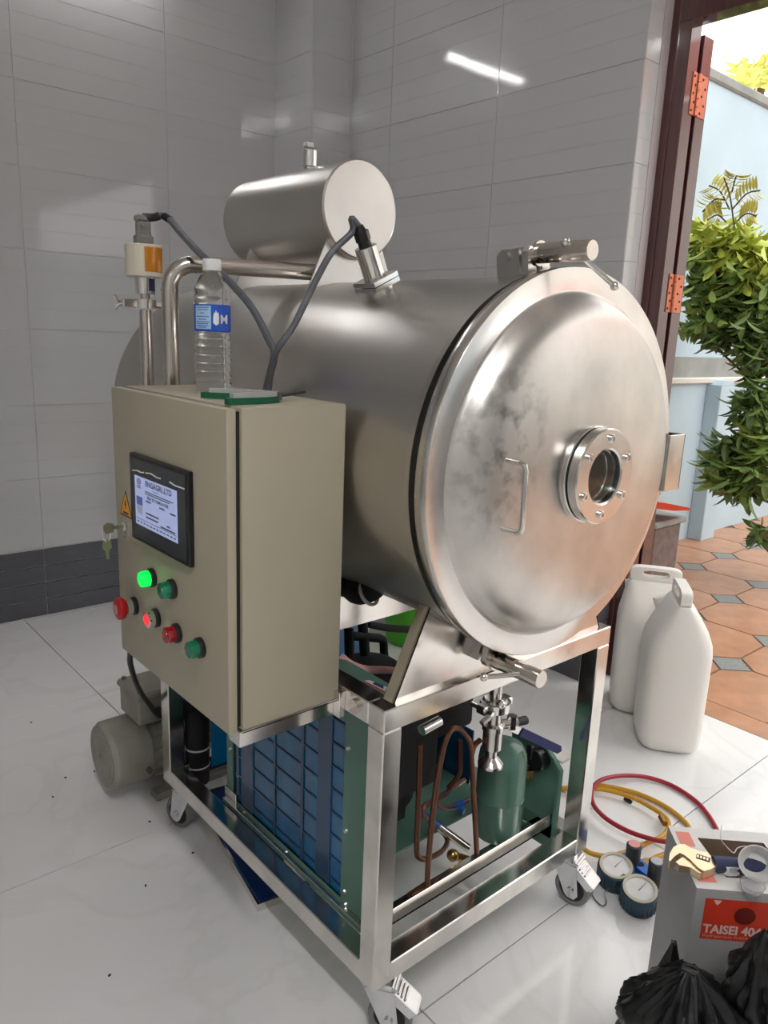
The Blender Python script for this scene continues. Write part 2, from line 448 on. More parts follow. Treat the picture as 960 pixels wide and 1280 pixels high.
# floor of polished 0.8 m tiles
fl = struct(MB().box((XL, YF, -.06), (XD, YB, -.004)).box((XD-.002, DOOR_Y0-.06, -.06), (XD+.004, YE, -.001)).build('floor', 'grout_dark'))
_fm = {}
def floor_tile(x0, x1, y0, y1):
    g = .0015; k = (round(x1-x0, 3), round(y1-y0, 3))
    if k not in _fm:
        mb = MB().box((-(x1-x0)/2+g, -(y1-y0)/2+g, -.012), ((x1-x0)/2-g, (y1-y0)/2-g, 0), 0, .0008)
        bmesh.ops.recalc_face_normals(mb.bm, faces=mb.bm.faces[:])
        me = bpy.data.meshes.new('tile'); mb.bm.to_mesh(me); mb.bm.free(); me.materials.append(M['floor_tile']); _fm[k] = me
    link('tile', _fm[k], ((x0+x1)/2, (y0+y1)/2, 0), fl)
fx = [XL]+[.130+.8*k for k in range(-3, 2)]+[XD]; fy = [YF]+[.004+.8*k for k in range(-3, 4)]+[YB]
for i in range(len(fx)-1):
    for j in range(len(fy)-1): floor_tile(fx[i], fx[i+1], fy[j], fy[j+1])

# door frame, header and the leaf folded back against the outer wall
dfm = MB()
dfm.box((XD, DOOR_Y1, 0), (XD+.064, YE, DOOR_Z+.075), 0, .003)
dfm.box((XD, DOOR_Y0-.06, 0), (XD+.064, DOOR_Y0, DOOR_Z+.075), 0, .003)
dfm.box((XD-.004, DOOR_Y0-.06, DOOR_Z), (XD+.066, YE, DOOR_Z+.075), 0, .003)
dfm.box((XD-.006, DOOR_Y1+.040, 0), (XD+.002, YE, DOOR_Z+.075), 0, .002)
df = struct(dfm.build('trim_1', 'door_wood'))
LX0, LX1 = XD+.084, XD+.146
leaf = MB().box((LX0, DOOR_Y1, .012), (LX1, DOOR_Y1+.72, DOOR_Z-.02), 0, .002)
for z0, z1 in ((.14, .95), (1.08, 2.06)):
    leaf.box((LX1, DOOR_Y1+.10, z0), (LX1+.008, DOOR_Y1+.62, z1), 0, .004)
lf = struct(leaf.build('door_1', 'door_wood'))
for px, py in ((795, 795), (843, 367), (873, 119)):
    zc = at(px, py, X=XD+.08).z; y = DOOR_Y1
    h = MB()
    h.box((XD+.040, y-.003, zc-.062), (XD+.066, y+.002, zc+.062))
    h.box((LX0+.004, y-.003, zc-.062), (LX0+.050, y+.002, zc+.062))
    for a in range(5):
        h.cyl((XD+.076, y-.004, zc-.062+a*.025), (XD+.076, y-.004, zc-.039+a*.025), .0075, seg=10, mi=0)
    for a in range(5):
        for xx in (XD+.053+(.005 if a % 2 else -.005), LX0+.028+(.009 if a % 2 else -.009)):
            h.cyl((xx, y-.0042, zc-.05+a*.025), (xx, y-.002, zc-.05+a*.025), .0040, seg=8, mi=1)
    h.build('hinge', ['copper_plate', 'black_hole'], lf)

# lamps: the two tube lamps whose reflections show in the glazed tiles of the photograph
# (streak on the right wall: tube on the back wall above the frame; streaks on back wall and pillar: batten on the ceiling)
LB = thing('tube_lamp_offscreen', (-1.05, -1.55, ZC-.098), 'white fluorescent batten under the ceiling towards the front of the room', 'lamp', 'tube lamps')
x, y = -1.05, -1.55
MB().box((x-.05, y-.62, ZC-.05), (x+.05, y+.62, ZC), 0, .006).build('housing', 'lamp_housing', LB)
for dx in (-.028, .028): MB().cyl((x+dx, y-.59, ZC-.075), (x+dx, y+.59, ZC-.075), .016, seg=12).build('tube_offscreen', 'lamp_tube', LB)
for s_ in (-1, 1): MB().box((x-.05, y+s_*.605-.015, ZC-.098), (x+.05, y+s_*.605+.015, ZC-.05), 0, .003).build('end_cap', 'lamp_housing', LB)
LA = thing('tube_lamp_offscreen', (.46, YB-.05, 2.64), 'short white fluorescent tube lamp on the tiled back wall', 'lamp', 'tube lamps')
MB().box((.13, YB-.045, 2.645), (.79, YB-.003, 2.700), 0, .005).build('housing', 'lamp_housing', LA)
MB().cyl((.16, YB-.066, 2.672), (.76, YB-.066, 2.672), .013, seg=12).build('tube_offscreen', 'lamp_wall_tube', LA)
for x in (.145, .775): MB().box((x-.015, YB-.083, 2.652), (x+.015, YB-.045, 2.692), 0, .003).build('end_cap', 'lamp_housing', LA)

# ------------------------------------------------------------------ terrace, boundary wall
TZ = -.03
tr = struct(MB().box((XD+.004, -9, TZ-.1), (9, 1.72, TZ-.006)).build('floor_terrace', 'terrace_grout'))
c = .088; hgt = .2-.005
octo = [(-hgt+c, -hgt), (hgt-c, -hgt), (hgt, -hgt+c), (hgt, hgt-c), (hgt-c, hgt), (-hgt+c, hgt), (-hgt, hgt-c), (-hgt, -hgt+c)]
def flat_mesh(poly, mname, t=.008):
    mb = MB().prism(poly, (0, 0, -t), (1, 0, 0), (0, 1, 0), (0, 0, t))
    bmesh.ops.recalc_face_normals(mb.bm, faces=mb.bm.faces[:])
    me = bpy.data.meshes.new('tile'); mb.bm.to_mesh(me); mb.bm.free(); me.materials.append(M[mname]); return me
om = flat_mesh(octo, 'terrace_tile'); dm = flat_mesh([(c-.004, 0), (0, c-.004), (-c+.004, 0), (0, -c+.004)], 'terrace_inset')
# pale strip at the threshold, then the patterned field on a 0.4 m lattice
x0, y0 = 2.28, .435
for i in range(-1, 11):
    for j in range(-9, 4):
        cx, cy = x0+.4*(i+.5)-.4, y0+.4*(j-.5)
        if cx-.2 < XD+.02 or cy+.2 > 1.7: 
            if cx+.2 < XD+.1 or cy+.2 > 1.72: continue
        if cx-.2 >= XD+.004: link('tile', om, (cx, cy, TZ), tr)
        px, py = x0+.4*i, y0+.4*j
        if px-.06 > XD+.02 and py < 1.6: link('inset', dm, (px, py, TZ-.0005), tr)
fm_ = flat_mesh([(-.083, -.197), (.083, -.197), (.083, .197), (-.083, .197)], 'terrace_tile')
for j in range(-9, 4): link('tile', fm_, (1.797, y0+.4*(j-.5), TZ), tr)
# yard wall: plinth with white capping, upper wall, pillar
WYF = 1.60
yw = MB().box((XD+.3, WYF, TZ), (9, WYF+.12, 1.0)).build('wall_yard_plinth', 'blue_plinth'); struct(yw)
struct(MB().box((XD+.3, WYF+.05, 1.0), (9, WYF+.2, 2.70)).build('wall_yard', 'blue_wall'))
struct(MB().box((XD+.3, WYF+.03, 2.70), (9, WYF+.22, 2.76), 0, .01).build('trim_2', 'cement'))
struct(MB().box((XD+.3, WYF-.03, 1.0), (9, WYF+.05, 1.035), 0, .006).build('trim_3', 'white_paint'))
struct(MB().box((XD+.3, WYF+.03, 1.035), (9, WYF+.05, 1.16)).build('trim_4', 'cement'))
pz = MB(); pz.box((4.09, WYF-.10, TZ), (4.27, WYF, .99), 0, .004)
pz.prism([(4.09, .99), (4.27, .99), (4.23, 1.02), (4.13, 1.02)], (0, WYF-.10, 0), (1, 0, 0), (0, 0, 1), (0, .1, 0))
struct(pz.build('wall_yard_pillar', 'blue_plinth'))
# house across the yard with a red tiled roof
hz = MB().box((8.9, -9, TZ), (9.1, 1.6, 4.2)); struct(hz.build('wall_yard_end', 'house_wall'))
rf = MB().prism([(8.4, 4.10), (8.4, 4.18), (10.4, 5.45), (10.4, 5.37)], (0, -9, 0), (1, 0, 0), (0, 0, 1), (0, 10.5, 0)); struct(rf.build('trim_5', 'roof_red'))
struct(MB().box((XD+.2, -9, TZ), (8.9, -8.85, 2.4)).build('wall_yard_side', 'blue_wall'))

# ================================================================== THE FREEZE DRYER
FX, FY, Z0, Z1, T = .625, .82, .1232, .655, .04
ROOT = thing('freeze_dryer', (.3125, .41, 0), 'stainless steel vacuum freeze dryer with round chamber door on a wheeled square-tube stand', 'machine')
def part(mb, name, mats, parent=ROOT, sharp=32): return mb.build(name, mats, parent, sharp)

# --- stand of square tube
fr = part(MB().box((0, 0, Z1-T), (FX, T, Z1), 0, .002), 'stand_frame', 'frame_steel')
for x in (0, FX-T):
    for y in (0, FY-T):
        z1 = Z1-T if y == 0 else Z1
        part(MB().box((x, y, Z0), (x+T, y+T, z1), 0, .002), 'post', 'frame_steel', fr)
for x in (0, FX-T):
    part(MB().box((x, T, Z1-T), (x+T, FY-T, Z1), 0, .002), 'rail', 'frame_steel', fr)
    part(MB().box((x, T, Z0), (x+T, FY-T, Z0+T), 0, .002), 'rail', 'frame_steel', fr)
for y in (0, FY-T):
    part(MB().box((T, y, Z0), (FX-T, y+T, Z0+T), 0, .002), 'rail', 'frame_steel', fr)
part(MB().box((T, FY-T, Z1-T), (FX-T, FY, Z1), 0, .002), 'rail', 'frame_steel', fr)
part(MB().box((T, .30, Z0), (FX-T, .34, Z0+T), 0, .002), 'rail', 'frame_steel', fr)
# bracket lug on the left rail and the folded plate that carries the control cabinet
bk = MB()
bk.box((-.186, .1165, .604), (-.012, .120, .630), 0, .001)
bk.box((-.186, .1165, .626), (-.012, .150, .6305), 0, .001)
bk.box((-.190, .1165, .604), (-.186, .150, .630), 0, .001)
bk.box((-.012, .10, .604), (0, .16, .650), 0, .001)
part(bk, 'cabinet_bracket', 'bright_steel')
part(MB().cyl((-.006, .072, .636), (.002, .072, .636), .012, seg=16), 'rail_plug', 'pipe_steel', fr)

# --- casters
def caster(cx, cy, rot, brake=True):
    R = .041; mb = MB()
    T0 = Matrix.Translation((cx, cy, 0)) @ Matrix.Rotation(rot, 4, 'Z'); mb.T = T0
    off = -.022
    mb.cyl((0, 0, Z0-.010), (0, 0, Z0), .022, seg=24)
    mb.box((-.026, -.030, Z0-.020), (.026, .030, Z0-.009), 0, .004)
    for s in (-1, 1):
        mb.prism([(-.030, Z0-.015), (.028, Z0-.015), (off+.014, .030), (off+.006, .022), (off-.010, .022), (off-.018, .034)],
                 (s*.022-.0015, 0, 0), (0, 1, 0), (0, 0, 1), (.003, 0, 0))
        mb.cyl((s*.022, off, .041), (s*.028, off, .041), .008, seg=12)
    mb.box((-.0235, -.034, Z0-.024), (.0235, .030, Z0-.012), 0, .003)
    c_ = part(mb, 'caster', 'zinc')
    w = MB(); w.T = T0
    w.lathe([(.012, -.015), (R-.012, -.015), (R-.011, -.017), (R-.003, -.017), (R, -.012), (R, .012), (R-.003, .017), (R-.011, .017), (R-.012, .015), (.012, .015), (.012, -.015)],
            (0, off, R), (1, 0, 0), 32, 0, mfun=lambda i, k: 1 if i in (0, 8, 9) else 0)
    w.cyl((-.019, off, R), (.019, off, R), .012, seg=16, mi=2)
    part(w, 'wheel', ['wheel_grey', 'black_rubber', 'zinc'], c_)
    if brake:
        b = MB(); b.T = T0 @ Matrix.Translation((0, -.040, .088)) @ Matrix.Rotation(math.radians(38), 4, 'X')
        b.box((-.021, -.038, -.002), (.021, .016, .004), 0, .0015)
        for k in range(3): b.box((-.016, -.010+k*.008, .004), (.016, -.006+k*.008, .007), 0, .001)
        b.box((-.021, -.040, -.010), (.021, -.036, .004), 0, .001)
        for s in (-1, 1): b.box((s*.021-.001, -.036, -.014), (s*.021+.001, .030, .004))
        part(b, 'brake_pedal', 'zinc', c_)
caster(.045, .030, math.radians(35)); caster(.592, .024, math.radians(12))
caster(.040, .765, math.radians(200), False); caster(.585, .77, math.radians(160), False)

# --- vacuum chamber
XC, ZCH, RS = .313, 1.025, .307
YA = (XC, 0, ZCH)
ch = MB(); ch.lathe([(RS-.006, -.026), (RS, -.026), (RS, 1.06), (RS-.012, 1.082), (RS-.05, 1.105), (.15, 1.125), (0, 1.13)], YA, (0, 1, 0), 128)
chamber = part(ch, 'chamber', 'shell_steel')
part(MB().ring((XC, -.030, ZCH), (0, 1, 0), RS+.006, .26, .010, 128), 'chamber_flange', 'shell_steel', chamber)
part(MB().ring((XC, -.049, ZCH), (0, 1, 0), RS-.008, .26, .020, 96), 'gasket', 'gasket', chamber)
# saddles
def saddle(y, t, xb0, xb1, xt0, xt1, zt, zb=Z1):
    arc = []
    R = RS+.001
    a0 = math.atan2(zt-ZCH, xt1-XC); a1 = math.atan2(zt-ZCH, xt0-XC)
    x_at = lambda a: (XC+R*math.cos(a), max(zb+.004, ZCH+R*math.sin(a)))
    n = 28
    if a0 > 0: a0 -= 2*PI
    if a1 > 0: a1 -= 2*PI
    arc = [x_at(a0+(a1-a0)*k/n) for k in range(n+1)]
    poly = [(xb0, zb), (xb1, zb)]+arc
    mb = MB().prism(poly, (0, y, 0), (1, 0, 0), (0, 0, 1), (0, t, 0))
    return mb
def arcpt(x): return ZCH-math.sqrt((RS+.001)**2-(x-XC)**2)
s1 = saddle(.012, .004, .028, .600, .098, .528, arcpt(.098))
for (xa, za, xb, zb) in ((.028, Z1, .098, arcpt(.098)), (.600, Z1, .528, arcpt(.528))):
    sg = 1 if xa < .3 else -1
    s1.prism([(xa, za), (xb, zb), (xb+sg*.004, zb), (xa+sg*.004, za)], (0, .012, 0), (1, 0, 0), (0, 0, 1), (0, .024, 0), 1)
part(s1, 'saddle_plate', ['frame_steel', 'frame_steel'])
part(saddle(.31, .004, .03, .595, .10, .525, arcpt(.10)), 'saddle_plate', 'frame_steel')
part(saddle(.775, .004, .03, .595, .10, .525, arcpt(.10)), 'saddle_plate', 'frame_steel')

# --- chamber door: flange, dished dome, sight glass, handle
dd = MB()
dd.lathe([(.285, -.048), (.318, -.048), (.3195, -.050), (.3195, -.070), (.318, -.072), (.284, -.0725), (.280, -.074), (.276, -.080), (.268, -.092),
          (.257, -.1015), (.240, -.108), (.20, -.1145), (.15, -.1185), (.10, -.1205), (.06, -.1212), (.044, -.1214), (.044, -.112), (.285, -.062), (.285, -.048)],
         YA, (0, 1, 0), 160, 0, mfun=lambda i, k: 1 if i < 5 else 0)
door = part(dd, 'chamber_door', ['dome_steel', 'ring_steel'], sharp=40)
sg = MB()
sg.lathe([(.040, -.118), (.078, -.118), (.078, -.1255), (.076, -.127), (.074, -.127), (.074, -.131), (.0755, -.131), (.0765, -.132), (.0765, -.146), (.0745, -.148),
          (.046, -.148), (.043, -.146), (.043, -.122), (.040, -.118)], YA, (0, 1, 0), 72, 0, mfun=lambda i, k: 1 if i in (4, 5, 6) else 0)
part(sg, 'sight_glass_flange', ['ring_steel', 'gasket'], door)
part(MB().lathe([(0, -.140), (.0425, -.140), (.0425, -.132), (0, -.132)], YA, (0, 1, 0), 48), 'sight_glass', 'sight_glass', door)
part(MB().lathe([(.0415, -.131), (.0440, -.131), (.0440, -.105), (.0415, -.105), (.0415, -.131)], YA, (0, 1, 0), 48), 'view_port', 'ring_steel', door)
for k in range(6):
    a = math.radians(86+60*k); bx, bz = XC+.0605*math.cos(a), ZCH+.0605*math.sin(a)
    b = MB(); b.lathe([(.0068, -.146), (.0068, -.152), (.0058, -.153), (.0034, -.153), (.0034, -.1440), (0, -.1440)], (bx, 0, bz), (0, 1, 0), 16, 0)
    b.ring((bx, -.1486, bz), (0, 1, 0), .0078, .0068, .0007, 20, 0)
    part(b, 'cap_screw', 'bright_steel', door)
hp0, hp1 = at(627, 574, Y=-.103), at(620, 660, Y=-.103)
hh = MB()
ht = Vector((hp0.x, -.148, hp0.z)); hb = Vector((hp1.x+.004, -.148, hp1.z))
hh.tube([hp0+Vector((0, .012, 0)), hp0+Vector((0, -.036, 0)), ht+Vector((.000, .002, -.003)), ht+Vector((0, 0, -.010)), hb+Vector((0, 0, .010)), hb+Vector((0, .002, .003)), hp1+Vector((.004, -.036, 0)), hp1+Vector((.004, .012, 0))], .0042, 12, smooth=False)
for p in (hp0, hp1+Vector((.004, 0, 0))): hh.cyl((p.x, -.1, p.z), (p.x, -.112, p.z), .007, .0055, seg=14)
part(hh, 'door_handle', 'bright_steel', door)

# --- swing bolts that clamp the door, hinge block
def swing_bolt(x, z, up, bar_dir, name='swing_bolt'):
    """eye bracket on the chamber, slotted lug on the door, tube nut with a bar handle"""
    n = Vector((x-XC, 0, z-ZCH)).normalized(); t = Vector((-n.z, 0, n.x))
    c = Vector((XC, 0, ZCH))+n*(RS+.0)
    mb = MB()
    def blk(y0, y1, h0, h1, w0, w1, mi=0, hole=False):
        mb.prism([(w0, h0), (w1, h0), (w1, h1-.012), (w1-(w1-w0)*.22, h1), (w0+(w1-w0)*.22, h1), (w0, h1-.012)], c+Vector((0, y0, 0)), t, n, (0, y1-y0, 0), mi)
    # two cheeks on the shell
    for w in (-.018, .012):
        mb.prism([(.024, -.004), (.070, -.004), (.070, .034), (.058, .044), (.024, .044)], c+t*w+Vector((0, -.03, 0)), (0, 1, 0), n, t*.006, 1)
    mb.cyl(c+n*.034+t*-.024+Vector((0, .018, 0)), c+n*.034+t*.024+Vector((0, .018, 0)), .007, seg=14, mi=1)
    # slotted lug above the flange
    for w0, w1 in ((-.026, -.0085), (.0085, .026)):
        mb.prism([(w0, -.004), (w1, -.004), (w1, .040), ((w0+w1)/2, .047), (w0, .040)], c+Vector((0, -.030, 0)), t, n, (0, .012, 0), 0)
    mb.cyl(c+n*.034+Vector((0, .018, 0)), c+n*.034+Vector((0, -.04, 0)), .0065, seg=12, mi=1)
    o = part(mb, name, ['ring_steel', 'shell_steel'])
    nut = MB()
    nut.lathe([(0, 0), (.019, 0), (.019, -.004), (.0150, -.004), (.0150, -.096), (.0142, -.0975), (0, -.0975)], c+n*.034+Vector((0, -.030, 0)), (0, 1, 0), 32)
    part(nut, 'tube_nut', 'pipe_steel', o)
    e = c+n*.034+Vector((0, -.098, 0))
    d = Vector(bar_dir).normalized()
    b = MB(); b.cyl(e-d*.020, e+d*.078, .0040, seg=12); b.ball(e-d*.021, .0070, 12); b.ball(e+d*.079, .0070, 12)
    part(b, 'bar_handle', 'bright_steel', o)
swing_bolt(.255, 1.335, 1, (.45, -.35, -.42))
swing_bolt(.228, .715, -1, (-.55, .22, .02))
hb_ = MB()
hb_.box((.612, -.082, .958), (.616, -.036, 1.066), 0, .001); hb_.box((.612, -.086, .958), (.668, -.082, 1.066), 0, .001)
hb_.box((.664, -.086, .958), (.668, .03, 1.066), 0, .001); hb_.box((.606, .0, .94), (.668, .035, 1.084), 0, .002)
hb_.cyl((.640, -.055, .945), (.640, -.055, 1.080), .010, seg=16)
part(hb_, 'door_hinge', 'frame_steel')

# --- condensate pot on top of the chamber
ZP, RP, YP0, YP1 = 1.476, .097, .487, .885
pt = MB(); pt.lathe([(0, YP0), (RP-.004, YP0), (RP-.003, YP0-.001), (RP, YP0+.003), (RP, YP1-.004), (RP-.02, YP1+.01), (0, YP1+.02)], (XC, 0, ZP), (0, 1, 0), 72, 0, mfun=lambda i, k: 1 if i < 2 else 0)
pot = part(pt, 'buffer_tank', ['shell_steel', 'pot_end'])
for y in (.505, .80):
    mb = MB(); poly = [(XC-.135, 1.272)]
    for k in range(13):
        a = math.radians(222+96*k/12); poly.append((XC+(RP+.001)*math.cos(a), ZP+(RP+.001)*math.sin(a)))
    poly += [(XC+.135, 1.272)]
    for k in range(11):
        x = XC+.135-.27*k/10; poly.append((x, ZCH+math.sqrt(RS*RS-(x-XC)**2)+.0005)) if 0 < k < 10 else None
    mb.prism(poly, (0, y, 0), (1, 0, 0), (0, 0, 1), (0, .004, 0)); part(mb, 'tank_bracket', 'pot_end', pot)
vn = MB(); vx, vy = XC, .672
vn.cyl((vx, vy, ZP+RP-.004), (vx, vy, ZP+RP+.006), .012, seg=24)
vn.cyl((vx, vy, ZP+RP+.006), (vx, vy, ZP+RP+.042), .0165, seg=28, bev=.002); vn.cyl((vx, vy, ZP+RP+.044), (vx, vy, ZP+RP+.056), .0145, seg=6, bev=.002)
part(vn, 'relief_valve', 'bright_steel', pot)

# --- vacuum pipe and gauge
pe = at(385, 340, Y=.56); el = at(213, 352, X=-.03); el.z = pe.z
el2 = Vector((el.x, el.y, 0))
pb = at(213, 470, X=-.03)
pp = MB()
corner = Vector((-.03, at(213, 400, X=-.03).y, pe.z))
d1 = (pe-corner).normalized()
bend = [corner+Vector((0, 0, -.050))]
for k in range(1, 8):
    a = PI/2*k/8; bend.append(corner+Vector((0, 0, -.050*(1-math.sin(a))))+d1*.050*(1-math.cos(a)))
path = [Vector((corner.x, corner.y, .60))]+bend+[corner+d1*.05, pe+d1*.10]
pp.tube(path, .0165, 20, smooth=False)
for q, dr in ((corner+Vector((0, 0, -.052)), Vector((0, 0, 1))), (corner+d1*.052, d1)): pp.ring(q-dr*.002, dr, .0176, .015, .004, 24)
part(pp, 'vacuum_pipe', 'pipe_steel')
gx, gy = -.03, at(183, 420, X=-.03).y
g = MB(); zk = at(183, 380, X=-.03).z
g.cyl((gx, gy, .60), (gx, gy, zk-.012), .0130, seg=20)
g.cyl((gx, gy, zk+.010), (gx, gy, zk+.030), .0095, seg=16)
gauge_p = part(g, 'gauge_pipe', 'pipe_steel')
cl = MB(); cl.ring((gx, gy, zk-.009), (0, 0, 1), .0225, .010, .018, 28)
cl.box((gx-.050, gy-.007, zk-.0085), (gx-.015, gy+.007, zk+.0085), 0, .002); cl.box((gx+.015, gy-.012, zk-.007), (gx+.048, gy+.012, zk+.007), 0, .003)
for s in (-1, 1): cl.tube([(gx-.048, gy, zk), (gx-.060, gy, zk+s*.006), (gx-.066, gy, zk+s*.014)], .0035, 8)
part(cl, 'pipe_clamp', 'bright_steel', gauge_p)
gg = MB(); zb_ = at(180, 347, X=gx).z; zt_ = at(180, 306, X=gx).z
gg.cyl((gx, gy, zk+.020), (gx, gy, zb_), .020, seg=24, mi=3)
gg.lathe([(.0204, .006), (.0204, zb_-zk-.022)], (gx, gy, zk+.02), (0, 0, 1), 12, 2, ang=PI*.7)
gg.lathe([(0, 0), (.036, 0), (.038, .002), (.038, zt_-zb_-.002), (.036, zt_-zb_), (0, zt_-zb_)], (gx, gy, zb_), (0, 0, 1), 48, 0)
vd = (CAM-Vector((gx, gy, 0))); vd.z = 0
rt = Vector((vd.y, -vd.x, 0)).normalized() if False else Vector((-vd.y, vd.x, 0)).normalized()
va = math.atan2(vd.y, vd.x)
n_ = 10; A_, B_ = [], []
for k in range(n_+1):
    a = va+math.radians(2+68*k/n_)
    p = Vector((gx+.0385*math.cos(a), gy+.0385*math.sin(a), 0))
    A_.append(p+Vector((0, 0, zb_+.010))); B_.append(p+Vector((0, 0, zt_-.006)))
gg.strip(A_, B_, 1)
part(gg, 'vacuum_gauge', ['sensor_cream', 'sensor_orange', 'blue_tape', 'bright_steel'])
pg = MB(); pg.cbox((gx, gy, zt_+.010), (.036, .024, .018), 0, .003); pg.cbox((gx, gy, zt_+.030), (.028, .020, .034), 0, .004); pg.cbox((gx, gy, zt_+.051), (.032, .022, .012), 0, .003)
for s in (-1, 1): pg.cyl((gx+s*.014, gy, zt_-.001), (gx+s*.014, gy, zt_+.014), .005, seg=10)
pg.cyl((gx-.008, gy-.0145, zt_+.038), (gx-.008, gy-.010, zt_+.038), .004, seg=10)
part(pg, 'cable_plug', 'plug_grey')

# --- resistance sensor on the shell
sx, sy = .180, .262
sn = Vector((sx-XC, 0, ZCH+math.sqrt(RS**2-(sx-XC)**2)-ZCH)).normalized(); sb = Vector((XC, sy, ZCH))+sn*RS
sm = MB(); sm.cyl(sb-sn*.006, sb+sn*.010, .026, seg=32)
su = Vector((0, 1, 0)); sv = su.cross(sn)
sm.prism([(-.029, -.029), (.029, -.029), (.029, .029), (-.029, .029)], sb+sn*.010, su, sv, sn*.008, 0)
sm.prism([(-.029, -.029), (.029, -.029), (.029, .029), (-.029, .029)], sb+sn*.0195, su, sv, sn*.008, 0)
sm.cyl(sb+sn*.027, sb+sn*.082, .0195, seg=32, bev=.001)
sens = part(sm, 'temperature_probe', 'bright_steel')
gl = MB(); gl.cyl(sb+sn*.082, sb+sn*.092, .0115, seg=16); gl.cyl(sb+sn*.092, sb+sn*.108, .0135, seg=6); gl.cyl(sb+sn*.108, sb+sn*.118, .010, .007, seg=16)
part(gl, 'cable_gland', 'black_plastic', sens)
# cables to the cabinet
sj = at(345, 440, Y=.31); sj2 = at(333, 490, Y=.36)
c1 = MB(); top = sb+sn*.116
c1.tube([top, top+sn*.012+Vector((-.012, 0, 0)), at(440, 290, Y=.27), at(415, 315, Y=.28), at(395, 350, Y=.29), at(368, 405, Y=.30), sj, at(337, 475, Y=.34), Vector((.012, .37, 1.05))], .0058, 10)
part(c1, 'probe_cable', 'cable_grey')
c2 = MB()
c2.tube([Vector((gx, gy, zt_+.056)), at(192, 271, Y=gy-.01), at(208, 271, Y=gy-.03), at(225, 290, Y=gy-.10), at(250, 317, Y=gy-.2), at(285, 350, Y=.50), at(315, 385, Y=.42), at(336, 425, Y=.34), at(343, 443, Y=.315), at(335, 478, Y=.345), Vector((.004, .38, 1.05))], .0068, 10)
part(c2, 'gauge_cable', 'cable_grey')
c3 = MB(); c3.tube([Vector((gx, gy, zt_+.054)), at(190, 272, Y=gy-.01), at(199, 270, Y=gy-.02)], .0080, 10); c3.tube([at(205, 270, Y=gy-.028), at(213, 275, Y=gy-.045)], .0078, 10, smooth=False)
part(c3, 'cable_sleeve', 'cable_black')

# --- control cabinet
CX0, CX1, CY0, CY1, CZ0, CZ1 = -.186, -.002, .115, .516, .632, 1.124
cb = MB(); cb.box((CX0, CY0, CZ0), (CX1, CY1, CZ1), 0, .003, 2)
cab = label(part(cb, 'control_cabinet', 'cabinet_paint'), 'beige steel control cabinet with touch screen and push buttons')
part(MB().box((CX0-.009, CY0+.006, CZ0+.006), (CX0+.002, CY1-.006, CZ1-.006)), 'door_seal', 'gasket', cab)
XF = -.2105
dr = MB(); dr.box((XF, CY0-.001, CZ0+.001), (CX0-.0085, CY1+.001, CZ1-.001), 0, .003, 2)
part(dr, 'cabinet_door', 'cabinet_paint', cab)
NX = Vector((-1, 0, 0)); UY = Vector((0, -1, 0)); UZ = Vector((0, 0, 1))     # the door faces -x; its right is -y
def on_door(px, py, d=0): p = at(px, py, X=XF); p.x = XF-d; return p
# touch screen
sy0, sy1, sz0, sz1 = .427, .213, .872, 1.021
ts = MB(); ts.box((XF-.009, sy1, sz0), (XF+.001, sy0, sz1), 0, .002)
ts.box((XF-.0096, sy1+.009, sz0+.007), (XF-.0085, sy0-.009, sz1-.007), 1)
scr = label(part(ts, 'touch_screen', ['screen_bezel', 'screen_border']), 'black framed touch screen showing a pale blue menu page')
ly0, ly1, lz0, lz1 = .404, .249, .903, .986
lc = MB(); xs_ = XF-.0102
lc.box((xs_, ly1, lz0), (XF-.0094, ly0, lz1)); part(lc, 'display', 'screen_lcd', scr)
LW, LH = ly0-ly1, lz1-lz0
ink = MB()
def sp(a, b): return Vector((xs_-.0002, ly0-a*LW, lz0+b*LH))
ink.text('ENGAGRI.,LTD', LH*.155, sp(.27, .855), UY, UZ, 0, 0, .0004, LW*.62)
ink.text('Page select', LH*.06, sp(.45, .785), UY, UZ, 0, 0)
for b0, a0, a1 in ((.735, .26, .92), (.695, .26, .84)): ink.prism([(0, 0), (1, 0), (1, 1), (0, 1)], sp(a0, b0), UY*LW*(a1-a0), UZ*LH*.018, NX*.0002)
ink.text('FIRST SET FORMULA PAGE', LH*.085, sp(.31, .60), UY, UZ, 0, 0, .0003, LW*.50)
for a0, a1, b0 in ((.27, .40, .54), (.6, .72, .52), (.85, .97, .50), (.27, .58, .295), (.27, .56, .215), (.76, .84, .22), (.62, .95, .155)):
    ink.prism([(0, 0), (1, 0), (1, 1), (0, 1)], sp(a0, b0), UY*LW*(a1-a0), UZ*LH*.030, NX*.0002)
ink.prism([(0, 0), (1, 0), (1, 1), (0, 1)], sp(.02, .13), UY*LW*.96, UZ*LH*.010, NX*.0002)
for k in range(12): ink.prism([(0, 0), (1, 0), (1, 1), (0, 1)], sp(.04+k*.08, .055), UY*LW*.045, UZ*LH*.030, NX*.0002)
lo_ = sp(.11, .90)
ink.prism([(math.cos(a*PI/8)*.0085, math.sin(a*PI/8)*.0050) for a in range(16)]+[(.0085, 0)]+[(math.cos(-a*PI/8)*.0065, math.sin(-a*PI/8)*.0032) for a in range(17)], lo_, UY, UZ, NX*.0002)
ink.prism([(-.004, -.001), (.004, -.001), (.004, .001), (-.004, .001)], lo_, UY, UZ, NX*.0002)
for b0 in (.80, .765): ink.prism([(0, 0), (1, 0), (1, 1), (0, 1)], sp(.06, b0), UY*LW*.1, UZ*LH*.016, NX*.0002)
part(ink, 'screen_text', 'screen_ink', scr)
for b0, mm in ((.42, 'screen_button'), (.24, 'screen_button_grey')):
    q = sp(.04, b0); q.x = xs_-.0003
    part(MB().box((q.x-.0004, q.y-LW*.15, q.z), (q.x+.0004, q.y, q.z+LH*.17), 0, .0003), 'menu_key', mm, scr)
